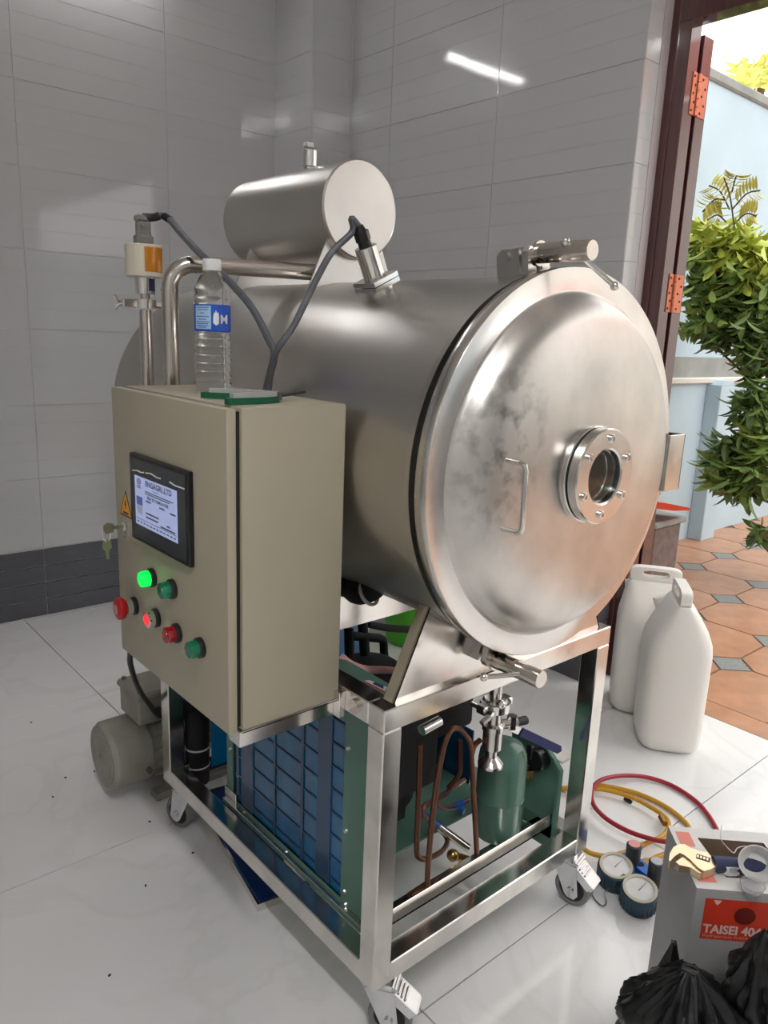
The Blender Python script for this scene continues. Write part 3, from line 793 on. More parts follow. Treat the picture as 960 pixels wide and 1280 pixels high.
for pts in (((.97, .995), (.87, 1.02), (.80, 1.012), (.74, 1.03)), ((.70, 1.035), (.60, 1.055), (.50, 1.03), (.42, 1.032)), ((.25, 1.035), (.16, 1.01), (.05, 1.012), (.0, 1.01))):
    fc = MB(); fc.tube([Vector((XF-.0102, sy1+.01+(sy0-sy1-.02)*a, lz0+LH*b*1.13-.004)) for a, b in pts], .0012, 6, sub=4)
    part(fc, 'film_edge', 'film_curl', scr)
# warning triangle
wt = MB(); P1, P2, P3 = on_door(157, 615), on_door(151, 643), on_door(166, 650)
cyw = P1.y; wz0, wz1 = .899, .946; hw = .0265
wt.prism([(-hw, 0), (hw, 0), (0, wz1-wz0)], (XF, cyw, wz0), UY, UZ, NX*.0006, 1)
wt.prism([(-hw*.84, .003), (hw*.84, .003), (0, (wz1-wz0)*.90)], (XF-.0006, cyw, wz0), UY, UZ, NX*.0003, 0)
wt.prism([(-.003, .026), (.001, .029), (.0005, .022), (.003, .0225), (-.0015, .011), (-.0008, .0185), (-.0035, .018)], (XF-.0009, cyw, wz0+.001), UY, UZ, NX*.0003, 1)
wt.prism([(-.011, .005), (.011, .005), (.011, .0085), (-.011, .0085)], (XF-.0009, cyw, wz0), UY, UZ, NX*.0003, 1)
label(part(wt, 'warning_sign', ['warn_yellow', 'black_plastic']), 'yellow triangular warning sign with black lightning bolt')
# push buttons
def button(px, py, lens, label_, metal=False, stop=False):
    p = on_door(px, py)
    p.y -= .004
    b = MB()
    b.lathe([(0, 0), (.0165, 0), (.0165, .006), (.0145, .0085), (.0, .0085)], p, NX, 32, 1 if not metal else 1)
    bb_ = part(b, 'push_button', [lens, 'black_plastic'])
    label(bb_, label_)
    q = p+NX*.0085
    if stop:
        part(MB().lathe([(0, 0), (.0145, 0), (.0145, .010), (.0125, .012), (0, .012)], q, NX, 32), 'collar', 'chrome', bb_)
        m_ = MB(); m_.lathe([(0, .010), (.012, .010), (.019, .014), (.0205, .019), (.0195, .024), (.013, .027), (0, .028)], q, NX, 36); part(m_, 'mushroom_head', lens, bb_)
        m2 = MB(); m2.prism([(-.006, -.008), (.006, -.008), (.0075, 0), (.006, .008), (-.006, .008), (-.0075, 0)], q+NX*.0262, UY, UZ, NX*.0022); part(m2, 'printed_mark', 'stop_print', bb_)
        return
    if metal: part(MB().lathe([(.010, .0), (.0145, 0), (.0150, .003), (.0145, .009), (.012, .0105), (.010, .0105)], q, NX, 32), 'collar', 'chrome', bb_)
    m_ = MB()
    if metal: m_.lathe([(0, 0), (.0112, 0), (.0112, .0095), (.009, .0118), (0, .0125)], q, NX, 28)
    else:
        m_.lathe([(0, 0), (.0142, 0), (.0142, .011), (.0128, .0135), (0, .0135)], q, NX, 8)
        m_.lathe([(.0095, .0135), (.009, .0150), (0, .0150)], q, NX, 20)
    part(m_, 'lens', lens, bb_)
button(190, 721, 'lens_green_lit', 'lit bright green push button on the cabinet door')
button(215, 735, 'lens_green', 'unlit green push button under the touch screen')
button(168, 756, 'stop_red', 'red mushroom emergency stop button', stop=True)
button(195, 771, 'lens_red_lit', 'lit red push button with chrome collar', metal=True)
button(221, 790, 'lens_red', 'unlit dark red push button')
button(250, 808, 'lens_green', 'unlit green push button at the lower end of the row')
# lock with keys
lk = MB(); lp = on_door(157, 662); lp.y = .474; lp.z = .873
lk.lathe([(0, 0), (.009, 0), (.009, .004), (.0065, .006), (0, .006)], lp+UZ*.008, NX, 20); lk.lathe([(0, 0), (.006, 0), (.006, .004), (0, .004)], lp-UZ*.008, NX, 16)
lck = part(lk, 'door_lock', 'chrome')
ks = MB(); k0 = lp+NX*.008+UZ*.008
ks.box((k0.x-.016, k0.y-.001, k0.z-.003), (k0.x+.006, k0.y+.001, k0.z+.003), 0, .0004)
ks.prism([(0, -.008), (.014, -.010), (.018, -.004), (.018, .006), (.010, .010), (0, .007)], k0+NX*.014+Vector((0, -.001, 0)), NX, UZ, (0, .002, 0))
part(ks, 'key', 'brass_pale', lck)
kr = MB(); rc = k0+NX*.027-UZ*.012; kr.tube([rc+Vector((math.cos(a*PI/8)*.007, math.sin(a*PI/8)*.003, math.sin(a*PI/8)*.010)) for a in range(16)], .0010, 6, sub=2, closed=True)
part(kr, 'key_ring', 'chrome', lck)
k2 = MB(); q = rc-UZ*.010; k2.prism([(-.007, 0), (.007, 0), (.008, -.014), (.003, -.018), (.003, -.034), (-.002, -.034), (-.003, -.018), (-.008, -.014)], q+Vector((0, -.001, 0)), (1, 0, 0), UZ, (0, .002, 0)); part(k2, 'key', 'brass_pale', lck)
# black power cable out of the cabinet bottom and behind the left edge
pc = MB(); a0 = Vector((-.14, .525, .80))
pc.tube([a0, a0+Vector((0, .03, -.03)), Vector((-.145, .545, .72)), Vector((-.14, .54, .66))], .006, 8); part(pc, 'side_cable', 'cable_black', cab)
pc = MB(); pc.tube([at(163, 815, X=-.12), at(163, 830, X=-.10), at(172, 858, Y=.80), at(185, 878, Y=.86), at(203, 895, Y=.93), Vector((.12, .95, .26))], .0065, 8); part(pc, 'power_cable', 'cable_black')

# --- under the chamber: insulated suction elbow, drain valve, taped hose
ins = MB(); e0 = at(478, 715, Y=.20); 
ins.tube([e0+Vector((0, 0, .02)), at(470, 730, Y=.21), at(452, 740, Y=.24), at(440, 735, Y=.30), at(430, 715, Y=.36), Vector((.20, .42, .70))], .024, 14)
ie = part(ins, 'insulated_pipe', 'foam_black')
part(MB().ring(at(462, 741, Y=.215), (at(452, 740, Y=.24)-at(470, 730, Y=.21)), .0255, .02, .004, 20), 'cable_tie', 'tie_white', ie)
part(MB().cyl(e0+Vector((.004, 0, .0)), e0+Vector((.012, 0, .05)), .017, seg=6), 'brass_nut', 'brass', ie)
dv = MB(); DX, DY = at(615, 930, Y=.085).x, .085
dz = lambda py: at(615, py, Y=DY).z
dv.cyl((DX, DY, dz(880)), (DX, DY, .725), .0125, seg=20)
dv.lathe([(0, dz(955)), (.026, dz(955)), (.026, dz(952)), (.020, dz(948)), (.0125, dz(944)), (.0125, dz(934)), (.020, dz(934)), (.020, dz(913)), (.0225, dz(912)), (.0225, dz(906)), (.014, dz(904)), (.014, dz(888)), (.024, dz(886)), (.027, dz(882)), (.027, dz(878)), (.022, dz(874)), (.0, dz(873))], (DX, DY, 0), (0, 0, 1), 28)
drain = label(part(dv, 'drain_valve', 'ring_steel'), 'stainless drain ball valve under the chamber')
zc_ = dz(882)
ck = MB(); ck.ring((DX, DY, zc_-.009), (0, 0, 1), .031, .020, .018, 28); ck.box((DX-.045, DY-.012, zc_-.009), (DX-.026, DY+.012, zc_+.009), 0, .003); ck.box((DX+.026, DY-.012, zc_-.009), (DX+.042, DY+.012, zc_+.009), 0, .003)
part(ck, 'valve_clamp', 'bright_steel', drain)
part(MB().cyl((DX-.036, DY-.026, zc_), (DX-.036, DY+.03, zc_), .005, seg=10), 'clamp_bolt', 'bright_steel', drain)
part(MB().cyl((DX-.060, DY-.020, zc_-.014), (DX-.026, DY-.020, zc_-.002), .006, seg=10), 'wing_nut', 'bright_steel', drain)
part(MB().ball((DX-.012, DY-.024, zc_+.014), .010, 12), 'ball_tip', 'bright_steel', drain)
st = MB(); zs_ = dz(908); st.cyl((DX+.018, DY-.004, zs_), (DX+.052, DY-.018, zs_), .009, seg=14); st.cyl((DX+.040, DY-.014, zs_-.012), (DX+.040, DY-.014, zs_+.016), .011, seg=6)
part(st, 'valve_stem', 'bright_steel', drain)
l0 = at(650, 914, Y=.065); l1 = at(697, 936, Y=.045)
lv = MB(); dl = (l1-l0).normalized(); nn = Vector((0, 0, 1)); 
lv.prism([(0, -.009), ((l1-l0).length, -.009), ((l1-l0).length+.008, 0), ((l1-l0).length, .009), (0, .009)], l0, dl, (nn-dl*nn.dot(dl)).normalized(), dl.cross(nn).normalized()*.006, 0)
part(lv, 'lever', 'lever_blue', drain)
part(MB().prism([(-.030, -.008), (.004, -.008), (.004, .008), (-.030, .008)], l0, dl, (nn-dl*nn.dot(dl)).normalized(), dl.cross(nn).normalized()*.003), 'lever_neck', 'bright_steel', drain)
part(MB().cyl(at(632, 906, Y=.09), at(657, 900, Y=.085), .0085, .0095, seg=14), 'black_knob', 'black_plastic', drain)

# ================================================================== CONDENSING UNIT inside the stand
CU_ = thing('condensing_unit', (.32, .35, Z0+T), 'green refrigeration condensing unit with blue film coil standing inside the stand', 'machine')
def cpart(mb, name, mats, parent=CU_, sharp=32): return mb.build(name, mats, parent, sharp)
ZB = Z0+T+.0005
bs = MB(); bs.box((.05, .064, ZB-.0), (.575, .104, ZB+.006), 0, .001); bs.box((.05, .064, ZB), (.575, .068, ZB+.034), 0, .001)
for x in (.045, .54): bs.box((x, .064, ZB), (x+.04, .60, ZB+.006), 0, .001)
bs.box((.05, .55, ZB), (.575, .60, ZB+.034), 0, .001)
cpart(bs, 'base_rail', 'frame_steel')
# coil housing: green sheet with the filmed coil, faces -x
XH = .056
ch_ = MB(); cy0, cy1, cz0, cz1 = .168, .572, .176, .545
ch_.box((XH, .078, .170), (XH+.003, cy0, .602), 0, .001)
ch_.box((XH, cy1, .170), (XH+.003, .600, .602), 0, .001)
ch_.box((XH, cy0, .165), (XH+.003, cy1, cz0), 0, .001)
ch_.box((XH, cy0, cz1), (XH+.003, cy1, .602), 0, .001)
ch_.box((XH, .078, .160), (XH+.028, .081, .612), 0, .001)
ch_.box((XH+.026, .078, .160), (XH+.029, .10, .612), 0, .001)
ch_.box((XH-.012, .09, .158), (XH+.02, .60, .166), 0, .001)
ch_.box((XH, .078, .599), (XH+.09, .600, .602), 0, .001)
ch_.box((XH, .597, .165), (XH+.09, .600, .602), 0, .001)
hs = cpart(ch_, 'coil_housing', 'unit_green')
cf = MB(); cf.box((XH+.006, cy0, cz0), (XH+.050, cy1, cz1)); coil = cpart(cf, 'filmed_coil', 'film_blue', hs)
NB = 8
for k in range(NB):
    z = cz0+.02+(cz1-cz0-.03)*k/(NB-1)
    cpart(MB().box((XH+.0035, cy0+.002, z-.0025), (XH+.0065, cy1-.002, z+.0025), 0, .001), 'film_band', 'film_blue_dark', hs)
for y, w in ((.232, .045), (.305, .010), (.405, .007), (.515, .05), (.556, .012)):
    cpart(MB().box((XH+.003, y-w/2, cz0+.001), (XH+.006, y+w/2, cz1-.001), 0, .001), 'film_strip', 'film_blue_dark', hs)  # darker blue upright strips across the filmed coil
for y, z in ((.155, .50), (.155, .33), (.155, .20), (.150, .175), (.58, .30), (.35, .168), (.52, .168)):
    cpart(MB().cyl((XH, y, z), (XH-.004, y, z), .005, .0035, seg=10), 'screw', 'zinc', hs)
# sticker on top of the green cover
stk = MB(); s0 = [at(*p, Z=.6026) for p in ((452, 851), (480, 866), (484, 859), (462, 850))]
stk._add([p for p in s0], [(0, 1, 2, 3)], 0)
mid = [(s0[i]+s0[(i+1) % 4])/2 for i in range(4)]; cc = sum(s0, Vector())/4
stk._add([s0[0]+Vector((0, 0, .0003)), s0[1]+Vector((0, 0, .0003)), s0[1].lerp(s0[2], .28)+Vector((0, 0, .0003)), s0[0].lerp(s0[3], .28)+Vector((0, 0, .0003))], [(0, 1, 2, 3)], 1)
stk._add([s0[0].lerp(s0[1], .35).lerp(s0[3].lerp(s0[2], .35), .45)+Vector((0, 0, .0003)), s0[0].lerp(s0[1], .9).lerp(s0[3].lerp(s0[2], .9), .45)+Vector((0, 0, .0003)), s0[3].lerp(s0[2], .8)+Vector((0, 0, .0003)), s0[3].lerp(s0[2], .3)+Vector((0, 0, .0003))], [(0, 1, 2, 3)], 2)
cpart(stk, 'sticker', ['sticker_white', 'sticker_red', 'sticker_blue'])
cpart(MB().box((.10, .20, ZB+.007), (.535, .60, ZB+.012), 0, .001), 'base_pan', 'unit_green')
eb = MB().box((.15, .165, .33), (.30, .26, .57), 0, .008, 2); cpart(eb, 'dark_filler_box', 'foam_black')  # black box added to darken the space behind the copper pipes
fm = MB(); fm.cyl((.105, .37, .36), (.16, .37, .36), .15, seg=40); cpart(fm, 'fan_shroud', 'black_plastic')
cpart(MB().box((.36, .25, .36), (.50, .34, .57), 0, .01, 2), 'dark_filler_block', 'foam_black')  # another added black block, stands in for the dark inside the unit
# compressor, receiver, right hand control plate
cm = MB(); cm.lathe([(0, 0), (.10, 0), (.112, .02), (.115, .06), (.115, .25), (.10, .30), (.06, .33), (0, .34)], (.285, .375, ZB+.03), (0, 0, 1), 40)
for a in range(3): cm.cyl((.285+.1*math.cos(a*2.1), .375+.1*math.sin(a*2.1), ZB+.006), (.285+.1*math.cos(a*2.1), .375+.1*math.sin(a*2.1), ZB+.036), .012, seg=10)
cm.cbox((.25, .262, ZB+.10), (.06, .07, .09), 0, .006)
cpart(cm, 'compressor', 'foam_black')
rc0 = at(622, 1062, Z=ZB+.008); RX, RY, RR = .452, .118, .0525
rz0 = ZB+.006
rh = at(625, 928, Y=RY).z-rz0
rv = MB(); rv.lathe([(0, .004), (RR*.7, 0), (RR*.92, .006), (RR, .022), (RR, .095), (RR+.0012, .099), (RR, .103), (RR, rh-.045), (RR*.95, rh-.026), (RR*.78, rh-.010), (RR*.45, rh-.001), (0, rh+.001)], (RX, RY, rz0), (0, 0, 1), 48)
rec = label(cpart(rv, 'receiver', 'receiver_green'), 'green liquid receiver bottle with domed top')
cpart(MB().cyl((RX-.02, RY+.02, rz0+rh-.01), (RX-.02, RY+.02, rz0+rh+.02), .008, seg=12), 'receiver_valve', 'copper_pipe', rec)
pl = MB(); XPp = .585
pA = [at(690, 1064, X=XPp), at(701, 963, X=XPp), at(686, 934, X=XPp), at(640, 905, X=XPp), at(640, 1030, X=XPp)]
pA[4].z = pA[0].z; 
pl.prism([(p.y, p.z) for p in pA], (XPp, 0, 0), (0, 1, 0), (0, 0, 1), (.003, 0, 0)); pl.prism([(pA[0].y, pA[0].z), (pA[1].y, pA[1].z), (pA[2].y, pA[2].z), (pA[2].y-.006, pA[2].z+.002), (pA[1].y-.007, pA[1].z+.004), (pA[0].y-.007, pA[0].z)], (XPp, 0, 0), (0, 1, 0), (0, 0, 1), (-.012, 0, 0))
cpart(pl, 'control_plate', 'unit_green')
ps = MB(); pq = at(668, 952, X=XPp-.03)
ps.cyl(pq, pq+Vector((.03, 0, 0)), .024, seg=28, bev=.003); ps.cyl(pq+Vector((.002, .012, -.024)), pq+Vector((.010, .016, -.05)), .010, seg=6, mi=1); ps.box((pq.x-.004, pq.y+.006, pq.z+.0), (pq.x+.006, pq.y+.024, pq.z+.034), 0, .003)
cpart(ps, 'pressure_switch', ['black_plastic', 'brass'])
wl_ = MB(); a_, b_ = at(650, 905, X=XPp+.012), at(706, 948, X=XPp+.012)
wl_.box((XPp+.004, min(a_.y, b_.y), b_.z-.012), (XPp+.05, max(a_.y, b_.y), b_.z-.006), 0, .001); cpart(wl_, 'plate_shelf', 'white_paint')
# copper pipework
def cpipe(pts, r=.0056, name='copper_pipe', m='copper_pipe'): return cpart(MB().tube(pts, r, 10), name, m)
cpipe([at(534, 1110, Y=.07), at(536, 1070, Y=.07), at(543, 1000, Y=.075), at(553, 940, Y=.08), at(562, 915, Y=.085), at(571, 910, Y=.09), at(581, 917, Y=.095), at(588, 930, Y=.095), at(590, 960, Y=.09), at(593, 1010, Y=.08), at(596, 1070, Y=.075), at(594, 1082, Y=.08)])
cpipe([at(600, 925, Y=.10), at(593, 932, Y=.098), at(590, 942, Y=.095)])
cpipe([at(525, 930, Y=.10), at(523, 1000, Y=.10), at(521, 1060, Y=.10), at(524, 1072, Y=.10), at(535, 1073, Y=.105), at(552, 1064, Y=.14), at(559, 1053, Y=.17), at(555, 1042, Y=.18), at(540, 1030, Y=.17), at(528, 1018, Y=.15), at(530, 1008, Y=.15), at(548, 998, Y=.18), at(580, 975, Y=.24)])
cpipe([at(545, 1003, Y=.16), at(556, 1010, Y=.18), at(570, 1008, Y=.20), at(585, 1000, Y=.22)])
cpipe([at(575, 925, Y=.2), at(575, 960, Y=.2), at(571, 972, Y=.2), at(560, 985, Y=.21)])
cpart(MB().cyl(at(513, 1122, Y=.078), at(534, 1108, Y=.078), .010, seg=18), 'pipe_stub', 'copper_pipe')
cpart(MB().cyl(at(527, 913, Y=.055), at(549, 901, Y=.055), .010, seg=18), 'pipe_clip', 'bright_steel')
dr_ = MB(); d0, d1_ = at(528, 1018, Y=.20), at(585, 1060, Y=.13)
dr_.cyl(d0, d0.lerp(d1_, .35), .008, seg=14, mi=1); dr_.cyl(d0.lerp(d1_, .35), d1_, .009, seg=14, mi=0); cpart(dr_, 'filter_drier', ['bright_steel', 'manifold_blue'])
for pa, pb_ in (((564, 1010), (580, 1003)), ((575, 1012), (580, 1015))): cpart(MB().cyl(at(*pa, Y=.2), at(*pb_, Y=.19), .007, seg=10), 'blue_sleeve', 'manifold_blue')
cpart(MB().ball(at(566, 1069, Y=.12), .013, 14).cyl(at(566, 1069, Y=.12), at(585, 1075, Y=.11), .009, seg=8), 'brass_valve', 'brass')
# black hoses and insulated riser below the cabinet at the back left
rs = MB(); rs.tube([at(247, 975, X=.08), at(247, 940, X=.08), at(246, 900, X=.08), at(246, 870, X=.09), Vector((.13, .66, .60))], .030, 16); riser = cpart(rs, 'insulated_riser', 'foam_black')
for py in (933, 955): cpart(MB().ring(at(247, py, X=.08), (0, 0, 1), .0315, .028, .004, 24), 'cable_tie', 'tie_white', riser)
cpart(MB().tube([at(226, 880, X=.06), at(228, 920, X=.06), at(236, 940, X=.07), at(233, 962, X=.06)], .007, 8), 'black_hose', 'cable_black')
cpart(MB().tube([at(452, 770, Y=.45), at(455, 800, Y=.42), at(457, 835, Y=.40)], .012, 10), 'suction_line', 'foam_black')
cpart(MB().tube([at(436, 785, Y=.38), at(437, 825, Y=.36)], .011, 10), 'suction_line', 'foam_black')
cpart(MB().tube([at(440, 795, Y=.42), at(465, 797, Y=.42), at(478, 800, Y=.42), at(480, 815, Y=.42), at(482, 840, Y=.40)], .010, 10), 'suction_line', 'foam_black')
cpart(MB().tube([at(460, 780, Y=.5), at(485, 785, Y=.5), at(515, 787, Y=.5)], .009, 10), 'suction_line', 'foam_black')
cpart(MB().tube([at(425, 822, Y=.30), at(438, 832, Y=.28), at(455, 838, Y=.27), at(478, 839, Y=.25), at(500, 841, Y=.23)], .0105, 12), 'wrapped_hose', 'pink_wrap')
cpart(MB().tube([at(470, 838, Y=.3), at(482, 853, Y=.28), at(490, 865, Y=.26)], .005, 8), 'thin_hose', 'cable_black')
cpart(MB().tube([at(478, 836, Y=.3), at(490, 850, Y=.27), at(496, 862, Y=.24)], .005, 8), 'thin_hose', 'cable_black')
# dark back panel of the unit
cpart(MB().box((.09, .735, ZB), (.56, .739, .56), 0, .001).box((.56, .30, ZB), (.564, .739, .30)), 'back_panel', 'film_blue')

# ================================================================== VACUUM PUMP behind the stand
PU = thing('vacuum_pump', (.12, 1.0, 0), 'grey cast vacuum pump motor on the floor behind the stand', 'pump')
PXC = Vector((0, 1.0, .128)); 
mo = MB(); x0m = -.085
mo.lathe([(0, 0), (.030, -.002), (.082, 0), (.090, .012), (.0915, .10), (.088, .105)], (x0m, 1.0, .128), (1, 0, 0), 44)
motor = mo.build('fan_cover', 'pump_grey', PU)
for k in range(5): MB().ring((x0m-.0015-.0005*k, 1.0, .128), (1, 0, 0), .076-.015*k, .071-.015*k, .004, 36).build('grille_ring', 'pump_grey', motor)
mb = MB(); mb.cyl((x0m+.09, 1.0, .128), (.34, 1.0, .128), .082, seg=40); mb.build('motor_body', 'pump_grey', PU)
for k in range(14):
    a = 2*PI*k/14; f_ = MB(); f_.T = Matrix.Translation((0, 1.0, .128)) @ Matrix.Rotation(a, 4, 'X')
    f_.box((x0m+.112, -.003, .078), (.30, .003, .094)); f_.build('cooling_fin', 'pump_grey', PU)
tb = MB(); tb.box((x0m+.07, .925, .222), (x0m+.21, 1.045, .300), 0, .006); tb.box((x0m+.064, .919, .292), (x0m+.216, 1.051, .312), 0, .006); tb.box((x0m+.09, .96, .205), (x0m+.19, 1.03, .225))
tbx = tb.build('terminal_box', 'pump_grey', PU)
for dx, dy in ((.01, .01), (.13, .01), (.01, .11), (.13, .11)): MB().cyl((x0m+.07+dx, .927+dy, .312), (x0m+.07+dx, .927+dy, .318), .006, seg=6).build('screw', 'pump_dark', tbx)
MB().cyl((x0m+.12, .918, .255), (x0m+.12, .926, .255), .012, seg=16).build('cable_entry', 'pump_dark', tbx)
ft = MB()
for s in (-1, 1): ft.box((.02, 1.0+s*.07-.02, 0), (.26, 1.0+s*.07+.02, .02), 0, .003); ft.box((.06, 1.0+s*.062-.01, .02), (.22, 1.0+s*.062+.01, .08))
ft.build('foot', 'pump_grey', PU)
MB().cyl((x0m+.085, 1.0-.0915, .105), (x0m+.085, 1.0-.103, .105), .008, seg=6).build('bolt', 'pump_dark', PU)
pmp = MB(); pmp.box((.34, .90, .02), (.56, 1.10, .23), 0, .012, 2); pmp.build('pump_head', 'pump_grey', PU)

# ================================================================== LOOSE THINGS
def atp(px, py, p, n):
    d = CR*((px-480)/FPX)-CU*((py-640)/FPX)+_F; n = Vector(n)
    return CAM+d*((Vector(p)-CAM).dot(n)/d.dot(n))
from mathutils import noise
# --- water bottle on the cabinet
ZT = CZ1+.0005
bp = at(265, 489, Z=ZT); bp.x += .012; bp.y += .018
WB = thing('water_bottle', bp, 'clear plastic water bottle with blue label and white cap on the cabinet', 'bottle')
prof = [(0, .005), (.014, .003), (.024, 0), (.028, .002), (.0305, .008)]
for k in range(1, 41):
    h = .008+.090*k/40; prof.append((.0306+.0012*math.sin(k*1.05)-(.0012 if h > .075 else 0), h))
prof += [(.0300, .1005), (.0302, .142), (.0316, .146), (.0312, .153), (.0300, .160), (.0312, .164), (.0275, .174), (.021, .186), (.0150, .194), (.0135, .197), (.0135, .200)]
prof = prof+[(0, .200)]
body = MB().lathe(prof, bp, (0, 0, 1), 48).build('bottle_body', 'bottle_clear', WB, 60)
MB().lathe([(0, .1975), (.0150, .1975), (.0155, .199), (.0155, .214), (.0145, .2155), (0, .2158)], bp, (0, 0, 1), 40).build('cap', 'bottle_cap', WB)
lb = MB(); ca = math.atan2(CAM.y-bp.y, CAM.x-bp.x)
lb.lathe([(.0308, .100), (.0308, .1425)], bp, (0, 0, 1), 48, 0, mfun=lambda i, k: 0)
lab = lb.build('label_sleeve', 'label_blue', WB, 60)
def curved(a0, a1, z0, z1, r, n=8):
    A = [bp+Vector((r*math.cos(ca+math.radians(a0+(a1-a0)*k/n)), r*math.sin(ca+math.radians(a0+(a1-a0)*k/n)), z0)) for k in range(n+1)]
    return A, [p+Vector((0, 0, z1-z0)) for p in A]
lpn = MB(); lpn.strip(*curved(-60, -4, .1025, .1400, .0310)); lpn.build('text_panel', 'label_pale', lab, 60)
lti = MB()
for k, (w, z) in enumerate(((.85, .137), (.7, .1335), (.3, .128), (.85, .1225), (.5, .118), (.9, .1140), (.75, .1110), (.8, .1080), (.55, .1052))):
    lti.strip(*curved(-32-26*w, -32+26*w, z-.0007, z+.0007, .0312))
lt_ = lti.build('small_print', 'label_ink', lab, 60); lt_['kind'] = 'stuff'
ml = MB()
def cyp(a, z, r=.0312): t = ca+math.radians(a); return bp+Vector((r*math.cos(t), r*math.sin(t), z))
mt = [(2, .113), (3, .124), (6, .131), (8, .127), (11, .134), (14, .128), (18, .131), (21, .122), (20, .112), (11, .1085)]
ml._add([cyp(a, z) for a, z in mt], [tuple(range(len(mt)))], 0)
ml.build('mountain_logo', 'label_white', lab, 60)
mm = MB(); tdir = Vector((-math.sin(ca+math.radians(37)), math.cos(ca+math.radians(37)), 0))
mm.text('M', .021, cyp(22, .112, .0328), tdir, UZ, 0, .0002, .0002)
mm.build('brand_letter', 'label_white', lab, 60)
# --- green handled cutters lying on the cabinet
pv = at(346, 496, Z=ZT+.008)
CT = thing('hand_cutters', (pv.x, pv.y, ZT), 'small cutters with green and grey handles lying on the cabinet', 'tool')
def zz(p, z): return Vector((p.x, p.y, z))
tip = at(382, 491, Z=ZT+.008); hA = at(283, 499, Z=ZT+.008); hB = at(252, 491, Z=ZT+.008)
zt0 = ZT+.0095
bl = MB(); ud = (tip-pv); ud.z = 0; L_ = ud.length; ud.normalize(); vd_ = Vector((-ud.y, ud.x, 0))
bl.prism([(0, -.006), (L_*.6, -.003), (L_, 0), (L_*.5, .003), (0, .006)], zz(pv, zt0-.002), ud, vd_, (0, 0, .004)); bl.build('blade', 'dark_steel', CT)
pvb = MB().cyl(zz(pv, zt0-.006), zz(pv, zt0+.006), .008, seg=18).build('pivot', 'dark_steel', CT)
def handle(end, w, bow, nm):
    e = end-pv; e.z = 0; L2 = e.length; e.normalize(); n2 = Vector((-e.y, e.x, 0))
    n = 10; top, bot = [], []
    for k in range(n+1):
        t = k/n; b_ = bow*math.sin(PI*t); ww = w*(.55+.45*math.sin(PI*min(1, t*1.2+.15)))
        top.append((L2*t, b_+ww)); bot.append((L2*t, b_-ww))
    mb = MB(); mb.prism(top+bot[::-1], zz(pv, ZT+.0005), e, n2, (0, 0, .009), 0); g_ = mb.build(nm, 'tool_green', CT)
    mb = MB(); mb.prism([(a, b+(.0015 if k < n+1 else -.0015)*-1) for k, (a, b) in enumerate(top[:-1]+bot[:-1][::-1])], zz(pv, ZT+.0095), e, n2, (0, 0, .0065), 0); mb.build('grip_inlay', 'tool_grey', g_)
handle(hA, .0085, .004, 'handle'); handle(hB, .0075, -.006, 'handle')

